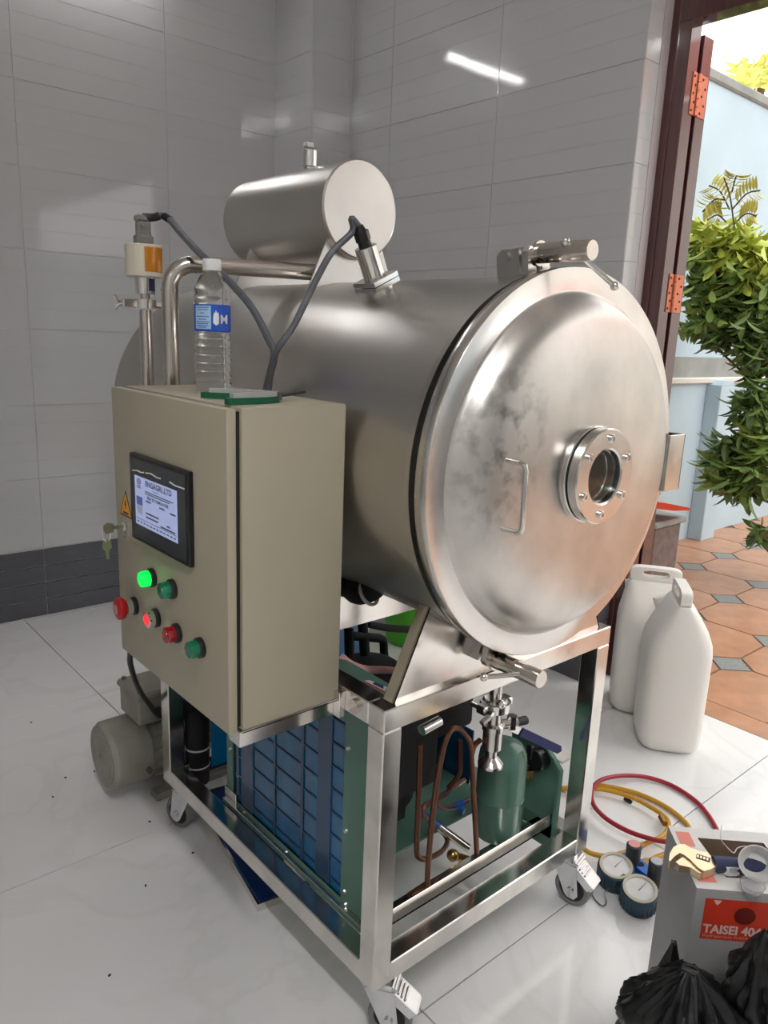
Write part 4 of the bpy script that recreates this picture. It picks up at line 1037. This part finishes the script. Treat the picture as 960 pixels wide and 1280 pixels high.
# --- jerry cans
def loft(sections, n=32):
    """sections: (cx, cy, half x, half y, corner power, z)"""
    mb = MB(); rows = []
    for (cx, cy, a, b, pw, z) in sections:
        row = []
        for k in range(n):
            t = 2*PI*k/n; c_, s_ = math.cos(t), math.sin(t)
            row.append(Vector((cx+a*math.copysign(abs(c_)**(2/pw), c_), cy+b*math.copysign(abs(s_)**(2/pw), s_), z)))
        rows.append(row)
    return mb, rows, n
def jerry(cx, cy, rot, H, name_label, group, sx=1):
    J = thing('jerry_can', (cx, cy, 0), name_label, 'canister', group)
    secs = [(0, 0, .070, .062, 3, .0), (0, 0, .092, .080, 4, .006), (0, 0, .104, .090, 4.5, .022), (0, 0, .107, .093, 5, .05), (0, 0, .108, .095, 5, H*.40), (0, 0, .108, .095, 5, H*.62), (0, 0, .106, .092, 4.5, H*.68),
            (0, 0, .100, .078, 4, H*.75), (0, .002, .094, .058, 4, H*.82), (0, .004, .088, .038, 4, H*.88), (0, .006, .082, .026, 4, H*.905)]
    mb, rows, n = loft(secs)
    mb.T = Matrix.Translation((cx, cy, 0)) @ Matrix.Rotation(rot, 4, 'Z')
    vr = [[mb.bm.verts.new(mb.T @ p) for p in r] for r in rows]
    for i in range(len(vr)-1):
        for k in range(n): mb.bm.faces.new((vr[i][k], vr[i][(k+1) % n], vr[i+1][(k+1) % n], vr[i+1][k]))
    mb.bm.faces.new(vr[0][::-1]); mb.bm.faces.new(vr[-1])
    bo = mb.build('can_body', 'jerry_white', J, 50)
    h = MB(); h.T = Matrix.Translation((cx, cy, 0)) @ Matrix.Rotation(rot, 4, 'Z')
    z0, z1 = H*.895, H
    # grip: outer outline with slot
    out = []; inn = []
    for k in range(24):
        t = 2*PI*k/24; c_, s_ = math.cos(t), math.sin(t)
        out.append((.082*math.copysign(abs(c_)**.45, c_), (z0+z1)/2+(z1-z0)/2*math.copysign(abs(s_)**.45, s_)))
        inn.append((.042*math.copysign(abs(c_)**.4, c_), (z0+z1)/2+.004+.011*math.copysign(abs(s_)**.7, s_)))
    V = []
    for y in (-.012, .020):
        V += [Vector((a, y, b)) for a, b in out]+[Vector((a, y, b)) for a, b in inn]
    vs_ = [h.bm.verts.new(h.T @ p) for p in V]; N = 24
    for k in range(N):
        k2 = (k+1) % N
        for quad in ((k, k2, N+k2, N+k), (2*N+k, 3*N+k, 3*N+k2, 2*N+k2), (k, 2*N+k, 2*N+k2, k2), (N+k, N+k2, 3*N+k2, 3*N+k)): h.bm.faces.new([vs_[i] for i in quad])
    bmesh.ops.bevel(h.bm, geom=[e for e in h.bm.edges if e.calc_face_angle(0) > 1.2], offset=.004, segments=2, affect='EDGES')
    h.build('grip', 'jerry_white', J, 60)
    cpp = MB(); cpp.T = Matrix.Translation((cx, cy, 0)) @ Matrix.Rotation(rot, 4, 'Z')
    cpp.cyl((sx*.070, .040, H*.78), (sx*.074, .056, H*.865), .020, seg=24); cpp.build('spout', 'jerry_white', J)
    return J
jerry(1.437, .257, math.radians(38), .522, 'white plastic jerry can standing in front of another near the doorway', 'jerry cans', 1)
jerry(1.580, .430, math.radians(-56), .505, 'white jerry can with slotted grip against the door frame', 'jerry cans', -1)
# --- white plastic sheet by the door frame
def slab(px, z, t, name, m, lab_, cat, smooth=True):
    pts = [at(x, y, Z=z) for x, y in px]
    if smooth:
        Q = []
        n = len(pts)
        for i in range(n):
            a, b, c_, d = pts[i-1], pts[i], pts[(i+1) % n], pts[(i+2) % n]
            for k in range(5):
                u_ = k/5; Q.append(.5*((2*b)+(c_-a)*u_+(2*a-5*b+4*c_-d)*u_*u_+(3*b-a-3*c_+d)*u_**3))
        pts = Q
    mb = MB(); mb.prism([(p.x, p.y) for p in pts], (0, 0, z), (1, 0, 0), (0, 1, 0), (0, 0, t))
    return tag(mb.build(name, m), lab_, cat)
slab(((735, 878), (752, 862), (762, 857), (768, 856), (773, 861), (774, 872), (768, 882), (758, 888), (746, 892)), .0005, .006, 'plastic_sheet', 'sheet_white', 'white plastic sheet crumpled on the floor at the door frame', 'sheet')

# --- hoses
def floor_path(px, z): return [at(x, y, Z=z) for x, y in px]
RH = thing('red_hose', at(740, 1000, Z=0), 'red refrigerant charging hose looped on the tile floor', 'hose')
MB().tube([at(x, y, Z=z) for x, y, z in ((838, 1053, .034), (815, 1049, .034), (785, 1039, .030), (760, 1025, .030), (743, 1008, .034), (739, 992, .034), (745, 980, .034), (757, 973, .030), (782, 969.5, .02), (810, 972, .012), (840, 982, .008), (868, 1000, .008), (884, 1017, .008), (896, 1037, .008), (905, 1060, .010))], .0062, 10).build('hose', 'hose_red', RH)
MB().cyl(at(905, 1060, Z=.010), at(912, 1078, Z=.010), .009, seg=8).build('fitting', 'brass', RH)
YH = thing('yellow_hose', at(790, 985, Z=0), 'yellow refrigerant charging hose coiled on the tile floor', 'hose')
MB().tube(floor_path(((808, 1078), (822, 1071), (845, 1062), (860, 1050), (860, 1032), (835, 1010), (800, 993), (765, 984), (735, 981), (712, 984), (690, 990)), .0075), .0062, 10).build('hose', 'hose_yellow', YH)
MB().tube(floor_path(((690, 984), (720, 986), (755, 987), (790, 997), (815, 1010), (832, 1022), (836, 1033), (828, 1045), (810, 1053), (785, 1064), (760, 1070), (740, 1067), (728, 1060)), .0185), .0062, 10).build('hose', 'hose_yellow', YH)
MB().cyl(at(796, 1081, Z=.014), at(809, 1077, Z=.010), .0095, seg=6).build('fitting', 'brass', YH)
MB().cyl(at(826, 1021, Z=.024), at(831, 1030, Z=.024), .0085, seg=6).build('fitting', 'brass', YH)
# --- gauge manifold
G1, G2 = at(770, 1083, Z=.052), at(800, 1112, Z=.052)
GM = thing('gauge_manifold', ((G1.x+G2.x)/2, (G1.y+G2.y)/2, 0), 'refrigerant manifold with two rubber cased dial gauges and a blue valve block', 'gauge')
tl = Vector((-.20, -.10, 1)).normalized()
for g_, nm in ((G1, 'first'), (G2, 'second')):
    b = MB(); R_ = .0400
    prof = [(0, -.050), (R_*.90, -.050), (R_*.97, -.044), (R_, -.020), (R_*1.03, -.004), (R_*1.0, .001), (R_*.92, .003), (R_*.88, .002)]
    b.lathe(prof, g_, tl, 40)
    u_, v_, d_ = MB.frame(tl)
    for k in range(26):
        a = 2*PI*k/26; q = g_+(u_*math.cos(a)+v_*math.sin(a))*R_*.985
        b.cyl(q-d_*.040, q-d_*.004, .0026, seg=6)
    ga = b.build('dial_gauge', 'gauge_teal', GM)
    MB().ring(g_+tl*-.002, tl, R_*.93, R_*.76, .007, 40).build('rim', 'gauge_rim', ga)
    MB().cyl(g_+tl*-.004, g_+tl*.0015, R_*.78, seg=36).build('dial', 'gauge_face', ga)
    nd = MB(); nd.prism([(-.001, -.006), (.001, -.006), (.0003, .024), (-.0003, .024)], g_+tl*.0019, u_, v_, tl*.0006); nd.build('needle', 'screen_ink', ga)
br_ = MB(); m0 = at(781, 1068, Z=.040); m1 = at(819, 1098, Z=.040); ax = (m1-m0).normalized(); ay = Vector((-ax.y, ax.x, 0))
br_.prism([(0, -.016), ((m1-m0).length, -.016), ((m1-m0).length, .016), (0, .016)], m0-Vector((0, 0, .028)), ax, ay, (0, 0, .034), 0)
mblk = br_.build('valve_block', 'manifold_blue', GM)
MB().cyl(m0.lerp(m1, .52)+Vector((0, 0, .0055)), m0.lerp(m1, .52)+Vector((0, 0, .0075)), .008, seg=18).build('sight_port', 'black_hole', mblk)
bd = MB(); bd.cbox(((G1.x+G2.x)/2+.014, (G1.y+G2.y)/2-.004, .030), (.05, .05, .04), 0, .006); bd.build('gauge_bridge', 'gauge_teal', GM)
for px, py, mm_ in ((791, 1071, 'knob_pink'), (819, 1093, 'knob_pale')):
    k0_ = at(px, py, Z=.060); k1_ = k0_+Vector((0, 0, .034))
    kb = MB(); kb.cyl(k0_-Vector((0, 0, .03)), k1_, .0165, .0175, seg=12, bev=.002); kn = kb.build('knob', 'knob_dark', GM)
    MB().cyl(k1_, k1_+Vector((0, 0, .0015)), .0135, seg=20).build('knob_face', mm_, kn)
hk = MB(); hk.tube([at(732, 1100, Z=.05), at(736, 1108, Z=.02), at(742, 1122, Z=.004), at(752, 1132, Z=.004), at(758, 1128, Z=.006), at(757, 1115, Z=.02), at(762, 1110, Z=.03)], .0016, 8)
hk.build('hanging_hook', 'dark_steel', GM)
tag(MB().cyl(at(781, 998, Z=.006), at(789, 1003, Z=.006), .0055, seg=12).build('rubber_plug', 'black_rubber'), 'small black rubber plug on the floor inside the hose loops', 'plug')

# --- carton of refrigerant with tools on top
BH = .372
bl_ = at(835, 1032, Z=BH); fl_ = at(871, 1110, Z=BH)
da = (fl_-bl_); da.z = 0; BD = da.length; da.normalize(); db = Vector((-da.y, da.x, 0))
if db.x < 0: db = -db
BW = .27
CB = thing('carton', (bl_+fl_)/2-Vector((0, 0, BH)), 'grey and red refrigerant carton with a slot in its white top', 'box')
o0 = Vector((bl_.x, bl_.y, 0))
def bq(a, b, z): return o0+da*a+db*b+Vector((0, 0, z))
cbx = MB()
V = [bq(a, b, z) for z in (0, BH) for a, b in ((0, 0), (BD, 0), (BD, BW), (0, BW))]
cbx._add(V, [(0, 3, 2, 1), (0, 1, 5, 4), (1, 2, 6, 5), (2, 3, 7, 6), (3, 0, 4, 7)], 0)
# top with slot
s0a, s1a, s0b, s1b = BD*.18, BD*.80, BW*.16, BW*.62
fr_ = [(0, 0), (BD, 0), (BD, BW), (0, BW)]; sl = [(s0a, s0b), (s1a, s0b*1.35), (s1a, s1b), (s0a, s1b*.95)]
vv = [bq(a, b, BH) for a, b in fr_]+[bq(a, b, BH) for a, b in sl]+[bq(a, b, BH-.33) for a, b in sl]
cbx._add(vv, [(0, 1, 5, 4), (1, 2, 6, 5), (2, 3, 7, 6), (3, 0, 4, 7)], 1)
cbx._add(vv[4:], [(0, 1, 5, 4), (1, 2, 6, 5), (2, 3, 7, 6), (3, 0, 4, 7), (4, 5, 6, 7)], 2)
cbx.build('carton_body', ['carton_grey', 'carton_white', 'carton_inside'], CB)
for (a0, a1, b0, b1, z_) in ((BD*.10, BD*.34, BW*.03, BW*.12, 0), (BD*.55, BD*.90, BW*.03, BW*.14, 0), (BD*.2, BD*.38, BW*.66, BW*.95, 0)):
    q = MB(); q._add([bq(a, b, BH+.0006) for a, b in ((a0, b0), (a1, b0), (a1, b1), (a0, b1))], [(0, 1, 2, 3)]); q.build('printed_patch', 'carton_pink', CB)
# red print on the front face (normal da)
FP = bq(BD, 0, 0)
def fq(px, py): return atp(px, py, FP, da)
r0 = fq(882, 1122); 
def fuv(p): d = p-FP; return d.dot(db), p.z
u0, v1 = fuv(fq(882, 1122)); _, v0 = fuv(fq(873, 1172))
fp = MB(); off_ = da*.0006
fp._add([FP+db*u0+Vector((0, 0, v1))+off_, FP+db*(BW-.02)+Vector((0, 0, v1))+off_, FP+db*(BW-.02)+Vector((0, 0, v0))+off_, FP+db*u0+Vector((0, 0, v0))+off_], [(0, 1, 2, 3)])
rp_ = fp.build('red_panel', 'carton_red', CB)
dk = MB(); cu_, cv_ = fuv(fq(931, 1145)); dk.prism([(.017*math.cos(2*PI*k/28), .016*math.sin(2*PI*k/28)) for k in range(28)], FP+db*cu_+Vector((0, 0, cv_))+off_*1.5, db, UZ, da*.0004); dk.build('dark_disc', 'carton_dark', rp_)
tu, tv = fuv(fq(877, 1164)); tu2, _ = fuv(fq(925, 1168)); k_ = MB()
hh_ = (v1-v0)*.20
k_.text('TAISEI 404A', hh_*1.45, FP+db*(u0+.003)+Vector((0, 0, v0+(v1-v0)*.16))+off_*1.2, db, UZ, 0, .0004, .0008, (tu2-tu)*1.75)
k_.build('carton_lettering', 'carton_print', rp_)
k_ = MB(); k_.text('Refrigerant R404A', hh_*.5, FP+db*(u0+.003)+Vector((0, 0, v0+(v1-v0)*.05))+off_*1.2, db, UZ, 0, .0004, .0001, (tu2-tu)*1.3); k_.build('carton_small_print', 'carton_pink', rp_)
wu, wv = fuv(fq(897, 1127)); k_ = MB(); k_.prism([(-.006, .003), (.006, .003), (.003, -.003), (0, -.006), (-.003, -.003)], FP+db*wu+Vector((0, 0, wv))+off_*1.2, db, UZ, da*.0004); k_.build('emblem', 'carton_print', rp_)

# adjustable wrench
ZW = BH+.002
w0, w1 = at(838, 1062, Z=ZW+.012), at(893, 1079, Z=ZW+.012); w2 = at(975, 1084, Z=ZW+.012)
WR = thing('adjustable_wrench', (w1.x, w1.y, ZW), 'adjustable wrench with pale metal head and dark blue grip on the carton', 'tool')
wd = (w2-w1); wd.z = 0; wd.normalize(); hd = (w0-w1); hd.z = 0; HL = hd.length; hd.normalize(); hn = Vector((-hd.y, hd.x, 0))
if (at(838, 1052, Z=ZW)-at(838, 1072, Z=ZW)).dot(hn) < 0: hn = -hn
def traced(pts, z, t, name, m, parent):
    P = [at(820+x/6.857, 1020+y/6.857, Z=z) for x, y in pts]
    return MB().prism([(p.x, p.y) for p in P], (0, 0, z-t), (1, 0, 0), (0, 1, 0), (0, 0, t)).build(name, m, parent)
traced(((112, 378), (118, 320), (150, 265), (190, 243), (245, 240), (300, 275), (370, 300), (430, 310), (540, 395), (535, 420), (470, 455), (410, 472), (360, 440), (290, 370), (245, 335), (205, 315), (160, 345), (122, 385)), ZW+.016, .0155, 'wrench_head', 'wrench_gold', WR)
traced(((168, 392), (230, 352), (300, 372), (365, 425), (410, 475), (380, 490), (300, 440), (200, 420)), ZW+.013, .0125, 'movable_jaw', 'wrench_gold', WR)
sc = MB(); cen = at(820+405/6.857, 1020+360/6.857, Z=ZW+.0162); sc.prism([(-.011, -.006), (.011, -.006), (.011, .006), (-.011, .006)], cen, hd, hn, (0, 0, .0006)); scw = sc.build('scale_plate', 'black_plastic', WR)
sc = MB()
for k in range(4): sc.prism([(-.008+k*.005, -.004), (-.005+k*.005, -.004), (-.005+k*.005, .003), (-.008+k*.005, .003)], cen+Vector((0, 0, .0006)), hd, hn, (0, 0, .0003))
sc.build('scale_mark', 'wrench_gold', scw)['kind'] = 'stuff'
gr = MB(); gr.tube([zz(w1, ZW+.010)-wd*.002, zz(w1, ZW+.010)+wd*.03, zz(w1, ZW+.010)+wd*.17], .0135, 14); gr.build('grip', 'wrench_grip', WR)
# second tool, cup, lid, wire
t0, t1 = at(898, 1086, Z=ZW), at(924, 1094, Z=ZW)
tt = MB(); td = (t1-t0); Lt = td.length; td.normalize(); tn = Vector((-td.y, td.x, 0))
tt.prism([(0, -.010), (Lt*.5, -.012), (Lt, -.002), (Lt, .004), (Lt*.4, .010), (0, .010)], zz(t0, ZW), td, tn, (0, 0, .016)); tag(tt.build('steel_punch', 'zinc'), 'short shiny steel tool lying on the carton beside the wrench', 'tool')
cpc = at(943, 1098, Z=ZW); axc = (CAM-cpc); axc.z = 0; axc.normalize(); axc = (axc+Vector((0, 0, .45))).normalized()
CPc = cpc+Vector((0, 0, .030))
tag(MB().lathe([(0, -.022), (.015, -.022), (.020, -.008), (.0275, .004), (.0285, .006), (.0265, .006), (.019, -.007), (.014, -.019), (0, -.019)], CPc, axc, 36).build('plastic_cup', 'cup_white'), 'small white plastic cup tipped on its side on the carton', 'cup')
pc2 = at(937, 1108, Z=ZW+.003)
tag(MB().lathe([(0, 0), (.016, 0), (.019, .010), (.0195, .011), (.018, .011), (.015, .002), (0, .002)], pc2+Vector((-.006, -.006, 0)), (0, 0, 1), 32).build('clear_lid', 'clear_plastic'), 'tiny clear plastic lid at the edge of the carton', 'lid')
ww = MB(); ww.tube([at(902, 1032, Z=BH+.04), at(901, 1048, Z=BH+.03), at(908, 1058, Z=BH+.01), at(917, 1066, Z=BH+.004), at(922, 1060, Z=BH+.006), at(932, 1058, Z=BH+.008), at(946, 1062, Z=BH+.006), at(960, 1064, Z=BH+.004)], .0009, 6)
tag(ww.build('thin_wire', 'tie_white'), 'thin white wire curling over the slot of the carton', 'wire')

# --- black rubbish bags in front of the carton
def bag(cx, cy, R, H, seed, peaks, lab_, ptop):
    n, m = 120, 70; mb = MB(); rows = []
    for j in range(m+1):
        t = j/m; row = []
        for k in range(n):
            a = 2*PI*k/n
            base = R*(math.sin(PI*min(1, .16+t*.62))**.6) if t < .72 else R*(math.sin(PI*(.16+.72*.62))**.6)*(1-((t-.72)/.28)**1.0*.86)
            w_ = noise.noise(Vector((math.cos(a)*1.3+seed, math.sin(a)*1.3, t*2)))*1.5
            pl_ = abs(math.sin(a*5.0+seed+2.2*t+w_*2.0))
            nz = noise.noise(Vector((math.cos(a)*2.0+seed, math.sin(a)*2.0, t*2.4)))
            n2 = abs(noise.noise(Vector((math.cos(a)*4+seed+w_, math.sin(a)*4, t*5+w_))))
            n3 = abs(noise.noise(Vector((math.cos(a)*9+seed+w_, math.sin(a)*9, t*11-w_))))
            r = base*(1+.28*nz-.34*n2-.10*n3-.16*pl_*max(0, t-.45))
            row.append(Vector((cx+r*math.cos(a)+ptop[0]*max(0, t-.35), cy+r*math.sin(a)+ptop[1]*max(0, t-.35), H*(t**.92)*(1+.05*nz*(t > .05)))))
        rows.append(row)
    vr = [[mb.bm.verts.new(p) for p in r] for r in rows]
    for i in range(m):
        for k in range(n): mb.bm.faces.new((vr[i][k], vr[i][(k+1) % n], vr[i+1][(k+1) % n], vr[i+1][k]))
    mb.bm.faces.new(vr[0][::-1]); mb.bm.faces.new(vr[-1])
    # loose knotted corners
    for (px_, py_, pz_, w, dx, dy) in peaks:
        b0_ = Vector((px_, py_, pz_)); A = []; 
        tipv = b0_+Vector((dx, dy, w*1.5))
        ring_ = [b0_+Vector((w*.8*math.cos(2*PI*k/9)*(1 if k % 2 else .55), w*.8*math.sin(2*PI*k/9)*(1 if k % 2 else .55), -.04)) for k in range(9)]
        mb._add(ring_+[tipv+Vector((.004*math.cos(2*PI*k/9), .004*math.sin(2*PI*k/9), .004*(k % 3))) for k in range(9)], [(k, (k+1) % 9, 9+(k+1) % 9, 9+k) for k in range(9)]+[tuple(range(9, 18))])
    for v in mb.bm.verts: v.co.z = max(v.co.z, .0005)
    return tag(mb.build('rubbish_bag', 'bag_black', None, 55), lab_, 'bag', 'rubbish bags')
FLc = Vector((fl_.x, fl_.y, 0))
p1 = FLc+da*.122-db*.030; p2 = FLc+da*.108+db*.134
tp = at(842, 1178, Z=.335)
bag(p1.x, p1.y, .106, .325, 1.3, [(tp.x, tp.y, .262, .046, 0, 0)], 'black plastic rubbish bag with one pointed corner sticking up beside the carton', (-.02, .01))
bag(p2.x, p2.y, .090, .385, 4.1, [], 'taller black plastic rubbish bag gathered to a narrow peak before the carton', (-.07, .07))

# --- steel tray with blue film under the stand
tA = Vector((.021, .408, 0)); tu_ = Vector((.067, .382, 0)).normalized(); tv_ = Vector((tu_.y, -tu_.x, 0))
TR = thing('steel_tray', tA+tu_*.2+tv_*.15, 'shallow steel tray covered with dark blue film on the floor under the stand', 'tray')
ty = MB(); ty.prism([(0, 0), (.46, 0), (.46, .30), (0, .30)], tA+Vector((0, 0, .0005)), tu_, tv_, (0, 0, .018)); ty.build('tray_body', 'bright_steel', TR)
ty = MB(); ty.prism([(.006, .006), (.454, .006), (.454, .294), (.006, .294)], tA+Vector((0, 0, .0187)), tu_, tv_, (0, 0, .0012)); ty.build('film', 'tray_blue', TR)
# --- green bin by the right wall
gb = Vector((1.345, 1.335, 0))
GB = thing('green_bin', gb, 'bright green plastic bin standing on the floor by the tiled wall', 'bin')
MB().lathe([(0, .002), (.115, 0), (.12, .004), (.145, .30), (.152, .302), (.152, .312), (.140, .312), (.115, .012), (0, .012)], gb, (0, 0, 1), 44).build('bin_body', 'bin_green', GB)
MB().ring(gb+Vector((0, 0, .24)), (0, 0, 1), .147, .138, .008, 44).build('rim_band', 'bin_green', GB)
# --- crumbs of dark plastic on the floor
for i, (x, y) in enumerate(((39, 903), (118, 964), (187, 1027), (241, 1066), (182, 1107), (82, 972), (137, 1219), (66, 996))):
    p = at(x, y, Z=.001); c_ = MB(); c_.T = Matrix.Translation(p) @ Matrix.Rotation(i*1.1, 4, 'Z')
    c_.prism([(-.0032, -.0015), (.002, -.002), (.0036, .0006), (.0, .0022), (-.003, .0016)], (0, 0, -.0008), (1, 0, 0), (0, 1, 0), (0, 0, .002))
    tag(c_.build('plastic_crumb', 'black_rubber'), 'tiny dark plastic crumb lying on the white floor tiles left of the machine', 'debris', 'crumbs on the floor')

# ================================================================== OUTSIDE
sp_ = at(838, 640, X=2.62)
SP = thing('stone_post', (2.62, sp_.y+.17, TZ), 'short square grey-brown stone post on the terrace behind the door', 'post')
hp_ = sp_.z-.035
yc = sp_.y+.15
MB().box((2.50, yc-.15, TZ), (2.74, yc+.15, hp_-.03), 0, .008).build('shaft', 'stone_post', SP)
MB().box((2.48, yc-.165, hp_-.03), (2.76, yc+.165, hp_), 0, .006).build('cap_slab', 'cement', SP)
TY = MB(); TY.T = Matrix.Translation((2.60, yc-.06, hp_+.0006)) @ Matrix.Rotation(.1, 4, 'Z')
TYR = thing('red_dustpan', (2.60, yc-.06, hp_), 'orange red plastic tray lying on the stone post', 'tray')
TY.T = Matrix.Identity(4)
tc0 = at(838, 634, X=2.56); dv_ = (tc0-CAM).normalized(); rr_ = dv_.cross(UZ).normalized(); uu_ = rr_.cross(dv_)
kpx = (tc0-CAM).dot(_F)/FPX
TY.prism([(-60*kpx, -4*kpx), (4*kpx, -4*kpx), (22*kpx, -1.5*kpx), (23*kpx, .5*kpx), (20*kpx, 2*kpx), (0, 4*kpx), (-60*kpx, 6*kpx)], tc0-dv_*.05, rr_, uu_, dv_*.20)
TY.build('pan', 'red_plastic', TYR)
lt2 = MB(); lt2.prism([(-40*kpx, 6*kpx), (-2*kpx, 4.2*kpx), (-8*kpx, 6.5*kpx), (-22*kpx, 9*kpx), (-40*kpx, 9*kpx)], tc0-dv_*.03, rr_, uu_, dv_*.16); lt2.build('white_cloth', 'sheet_white', TYR)

# --- shrub in the yard: individual leaves, plus the inner mass as one part
def leaf_mesh(name, L, W, m):
    v = [(0, 0, 0), (W*.8, L*.25, L*.05), (W, L*.5, L*.06), (W*.6, L*.8, .0), (0, L, -L*.1), (-W*.6, L*.8, .0), (-W, L*.5, L*.06), (-W*.8, L*.25, L*.05), (0, L*.25, 0), (0, L*.5, 0), (0, L*.8, -L*.04)]
    f = [(0, 1, 8), (1, 2, 9, 8), (2, 3, 10, 9), (3, 4, 10), (0, 8, 7), (8, 9, 6, 7), (9, 10, 5, 6), (10, 4, 5)]
    me = bpy.data.meshes.new(name); me.from_pydata([Vector(p) for p in v], [], f); me.materials.append(M[m]); return me
LM = {m: leaf_mesh('leaf', .135, .021, m) for m in ('leaf_light', 'leaf_mid', 'leaf_dark', 'leaf_yellow')}
LMs = leaf_mesh('leaf', .070, .009, 'leaf_yellow')
SHX = 3.36
SH = thing('shrub', (SHX+.35, .55, TZ), 'leafy green shrub with yellow young shoots in front of the pale blue wall', 'shrub')
stem_base = Vector((SHX+.35, .55, TZ))
def basis(d, roll):
    d = d.normalized(); u, v, w = MB.frame(d); x = u*math.cos(roll)+v*math.sin(roll); z = x.cross(d)
    return Matrix((x, d, z)).transposed()
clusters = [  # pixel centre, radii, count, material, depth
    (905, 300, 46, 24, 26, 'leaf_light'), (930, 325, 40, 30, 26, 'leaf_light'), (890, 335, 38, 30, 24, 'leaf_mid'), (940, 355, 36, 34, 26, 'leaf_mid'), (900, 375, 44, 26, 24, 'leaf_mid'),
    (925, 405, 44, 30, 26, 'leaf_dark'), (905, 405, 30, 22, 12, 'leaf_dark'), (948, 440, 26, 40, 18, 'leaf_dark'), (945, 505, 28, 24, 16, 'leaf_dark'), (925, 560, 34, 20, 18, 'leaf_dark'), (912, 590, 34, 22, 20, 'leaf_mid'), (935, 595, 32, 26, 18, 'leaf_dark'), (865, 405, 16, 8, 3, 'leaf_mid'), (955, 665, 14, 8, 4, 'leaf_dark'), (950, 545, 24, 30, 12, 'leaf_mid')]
stems = []
inner = MB(); count = 0
for (cx, cy, rx, ry, nl, mm_) in clusters:
    cpt = at(cx, cy, X=SHX); stems.append(cpt)
    for q in range(nl):
        a, r = random.uniform(0, 2*PI), math.sqrt(random.random())
        p = at(cx+rx*r*math.cos(a), cy+ry*r*math.sin(a), X=SHX+random.uniform(-.2, .2))
        d = Vector((random.uniform(-1, 1), random.uniform(-1, 1), random.uniform(-.9, .35)))
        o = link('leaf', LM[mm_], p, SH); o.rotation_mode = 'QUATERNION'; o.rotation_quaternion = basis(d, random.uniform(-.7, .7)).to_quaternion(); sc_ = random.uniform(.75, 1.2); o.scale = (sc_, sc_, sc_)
        count += 1
    for q in range(nl*11):
        a, r = random.uniform(0, 2*PI), math.sqrt(random.random())
        p = at(cx+rx*.95*r*math.cos(a), cy+ry*.95*r*math.sin(a), X=SHX+random.uniform(-.1, .22))
        d = Vector((random.uniform(-1, 1), random.uniform(-1, 1), random.uniform(-.9, .35)))
        Bm = basis(d, random.uniform(-1, 1)); k = random.uniform(.6, 1.05)
        me = LM[mm_]
        mi = {'leaf_light': 0, 'leaf_mid': 1, 'leaf_dark': 2}[mm_]
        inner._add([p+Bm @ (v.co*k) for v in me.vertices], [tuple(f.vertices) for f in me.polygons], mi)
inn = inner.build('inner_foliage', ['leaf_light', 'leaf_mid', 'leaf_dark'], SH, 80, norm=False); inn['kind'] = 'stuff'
# young pinnate shoots at the top
ncount = 0
for (x0_, y0_, x1_, y1_) in ((918, 285, 905, 222), (912, 262, 886, 232), (906, 250, 878, 265), (915, 262, 950, 238), (908, 278, 884, 275), (915, 240, 922, 220), (918, 280, 945, 270)):
    a_ = at(x0_, y0_, X=SHX-.1); b_ = at(x1_, y1_, X=SHX-.15)
    MB().tube([a_, a_.lerp(b_, .5)+Vector((0, 0, .03)), b_], .004, 5, sub=3).build('twig', 'bark', SH)
    ax_ = (b_-a_).normalized(); side = ax_.cross(Vector((.9, .5, 0))).normalized()
    for k in range(7):
        p = a_.lerp(b_, .2+.8*k/7)+Vector((0, 0, .03*math.sin(PI*(.2+.8*k/7))))
        for s_ in (-1, 1):
            o = link('leaf', LMs, p, SH); o.rotation_mode = 'QUATERNION'; o.rotation_quaternion = basis(side*s_+ax_*.5+Vector((0, 0, -.25)), random.uniform(-.3, .3)).to_quaternion(); ncount += 1
for k, c_ in enumerate(stems):
    midp = stem_base.lerp(c_, .55)+Vector((.05, -.10, .12))
    MB().tube([stem_base+Vector((random.uniform(-.05, .05), random.uniform(-.05, .05), 0)), midp, c_], .014, 6, sub=4, rfun=lambda t: 1-.7*t).build('stem', 'bark', SH)
# --- tree crown showing over the wall
TRE = thing('garden_tree', (5.6, 2.9, 0), 'tree with yellow green crown showing over the top of the yard wall', 'tree')
cr = MB()
for (cx, cy) in ((930, 96), (945, 100), (958, 92), (968, 96)):
    for q in range(60):
        p = at(cx+random.gauss(0, 7), cy+random.gauss(0, 6), Y=2.9+random.uniform(-.3, .3))
        d = Vector((random.uniform(-1, 1), random.uniform(-1, 1), random.uniform(-.8, .8))); Bm = basis(d, random.uniform(0, 3)); me = LM['leaf_yellow']
        cr._add([p+Bm @ (v.co*1.1) for v in me.vertices], [tuple(f.vertices) for f in me.polygons], random.choice((0, 0, 1)))
co_ = cr.build('crown', ['leaf_yellow', 'leaf_light'], TRE, 80, norm=False); co_['kind'] = 'stuff'
ctop = at(950, 104, Y=2.9)
MB().tube([Vector((ctop.x, 2.9, 0)), Vector((ctop.x+.05, 2.92, 1.6)), ctop+Vector((0, 0, -.05))], .05, 10).build('trunk', 'bark', TRE)
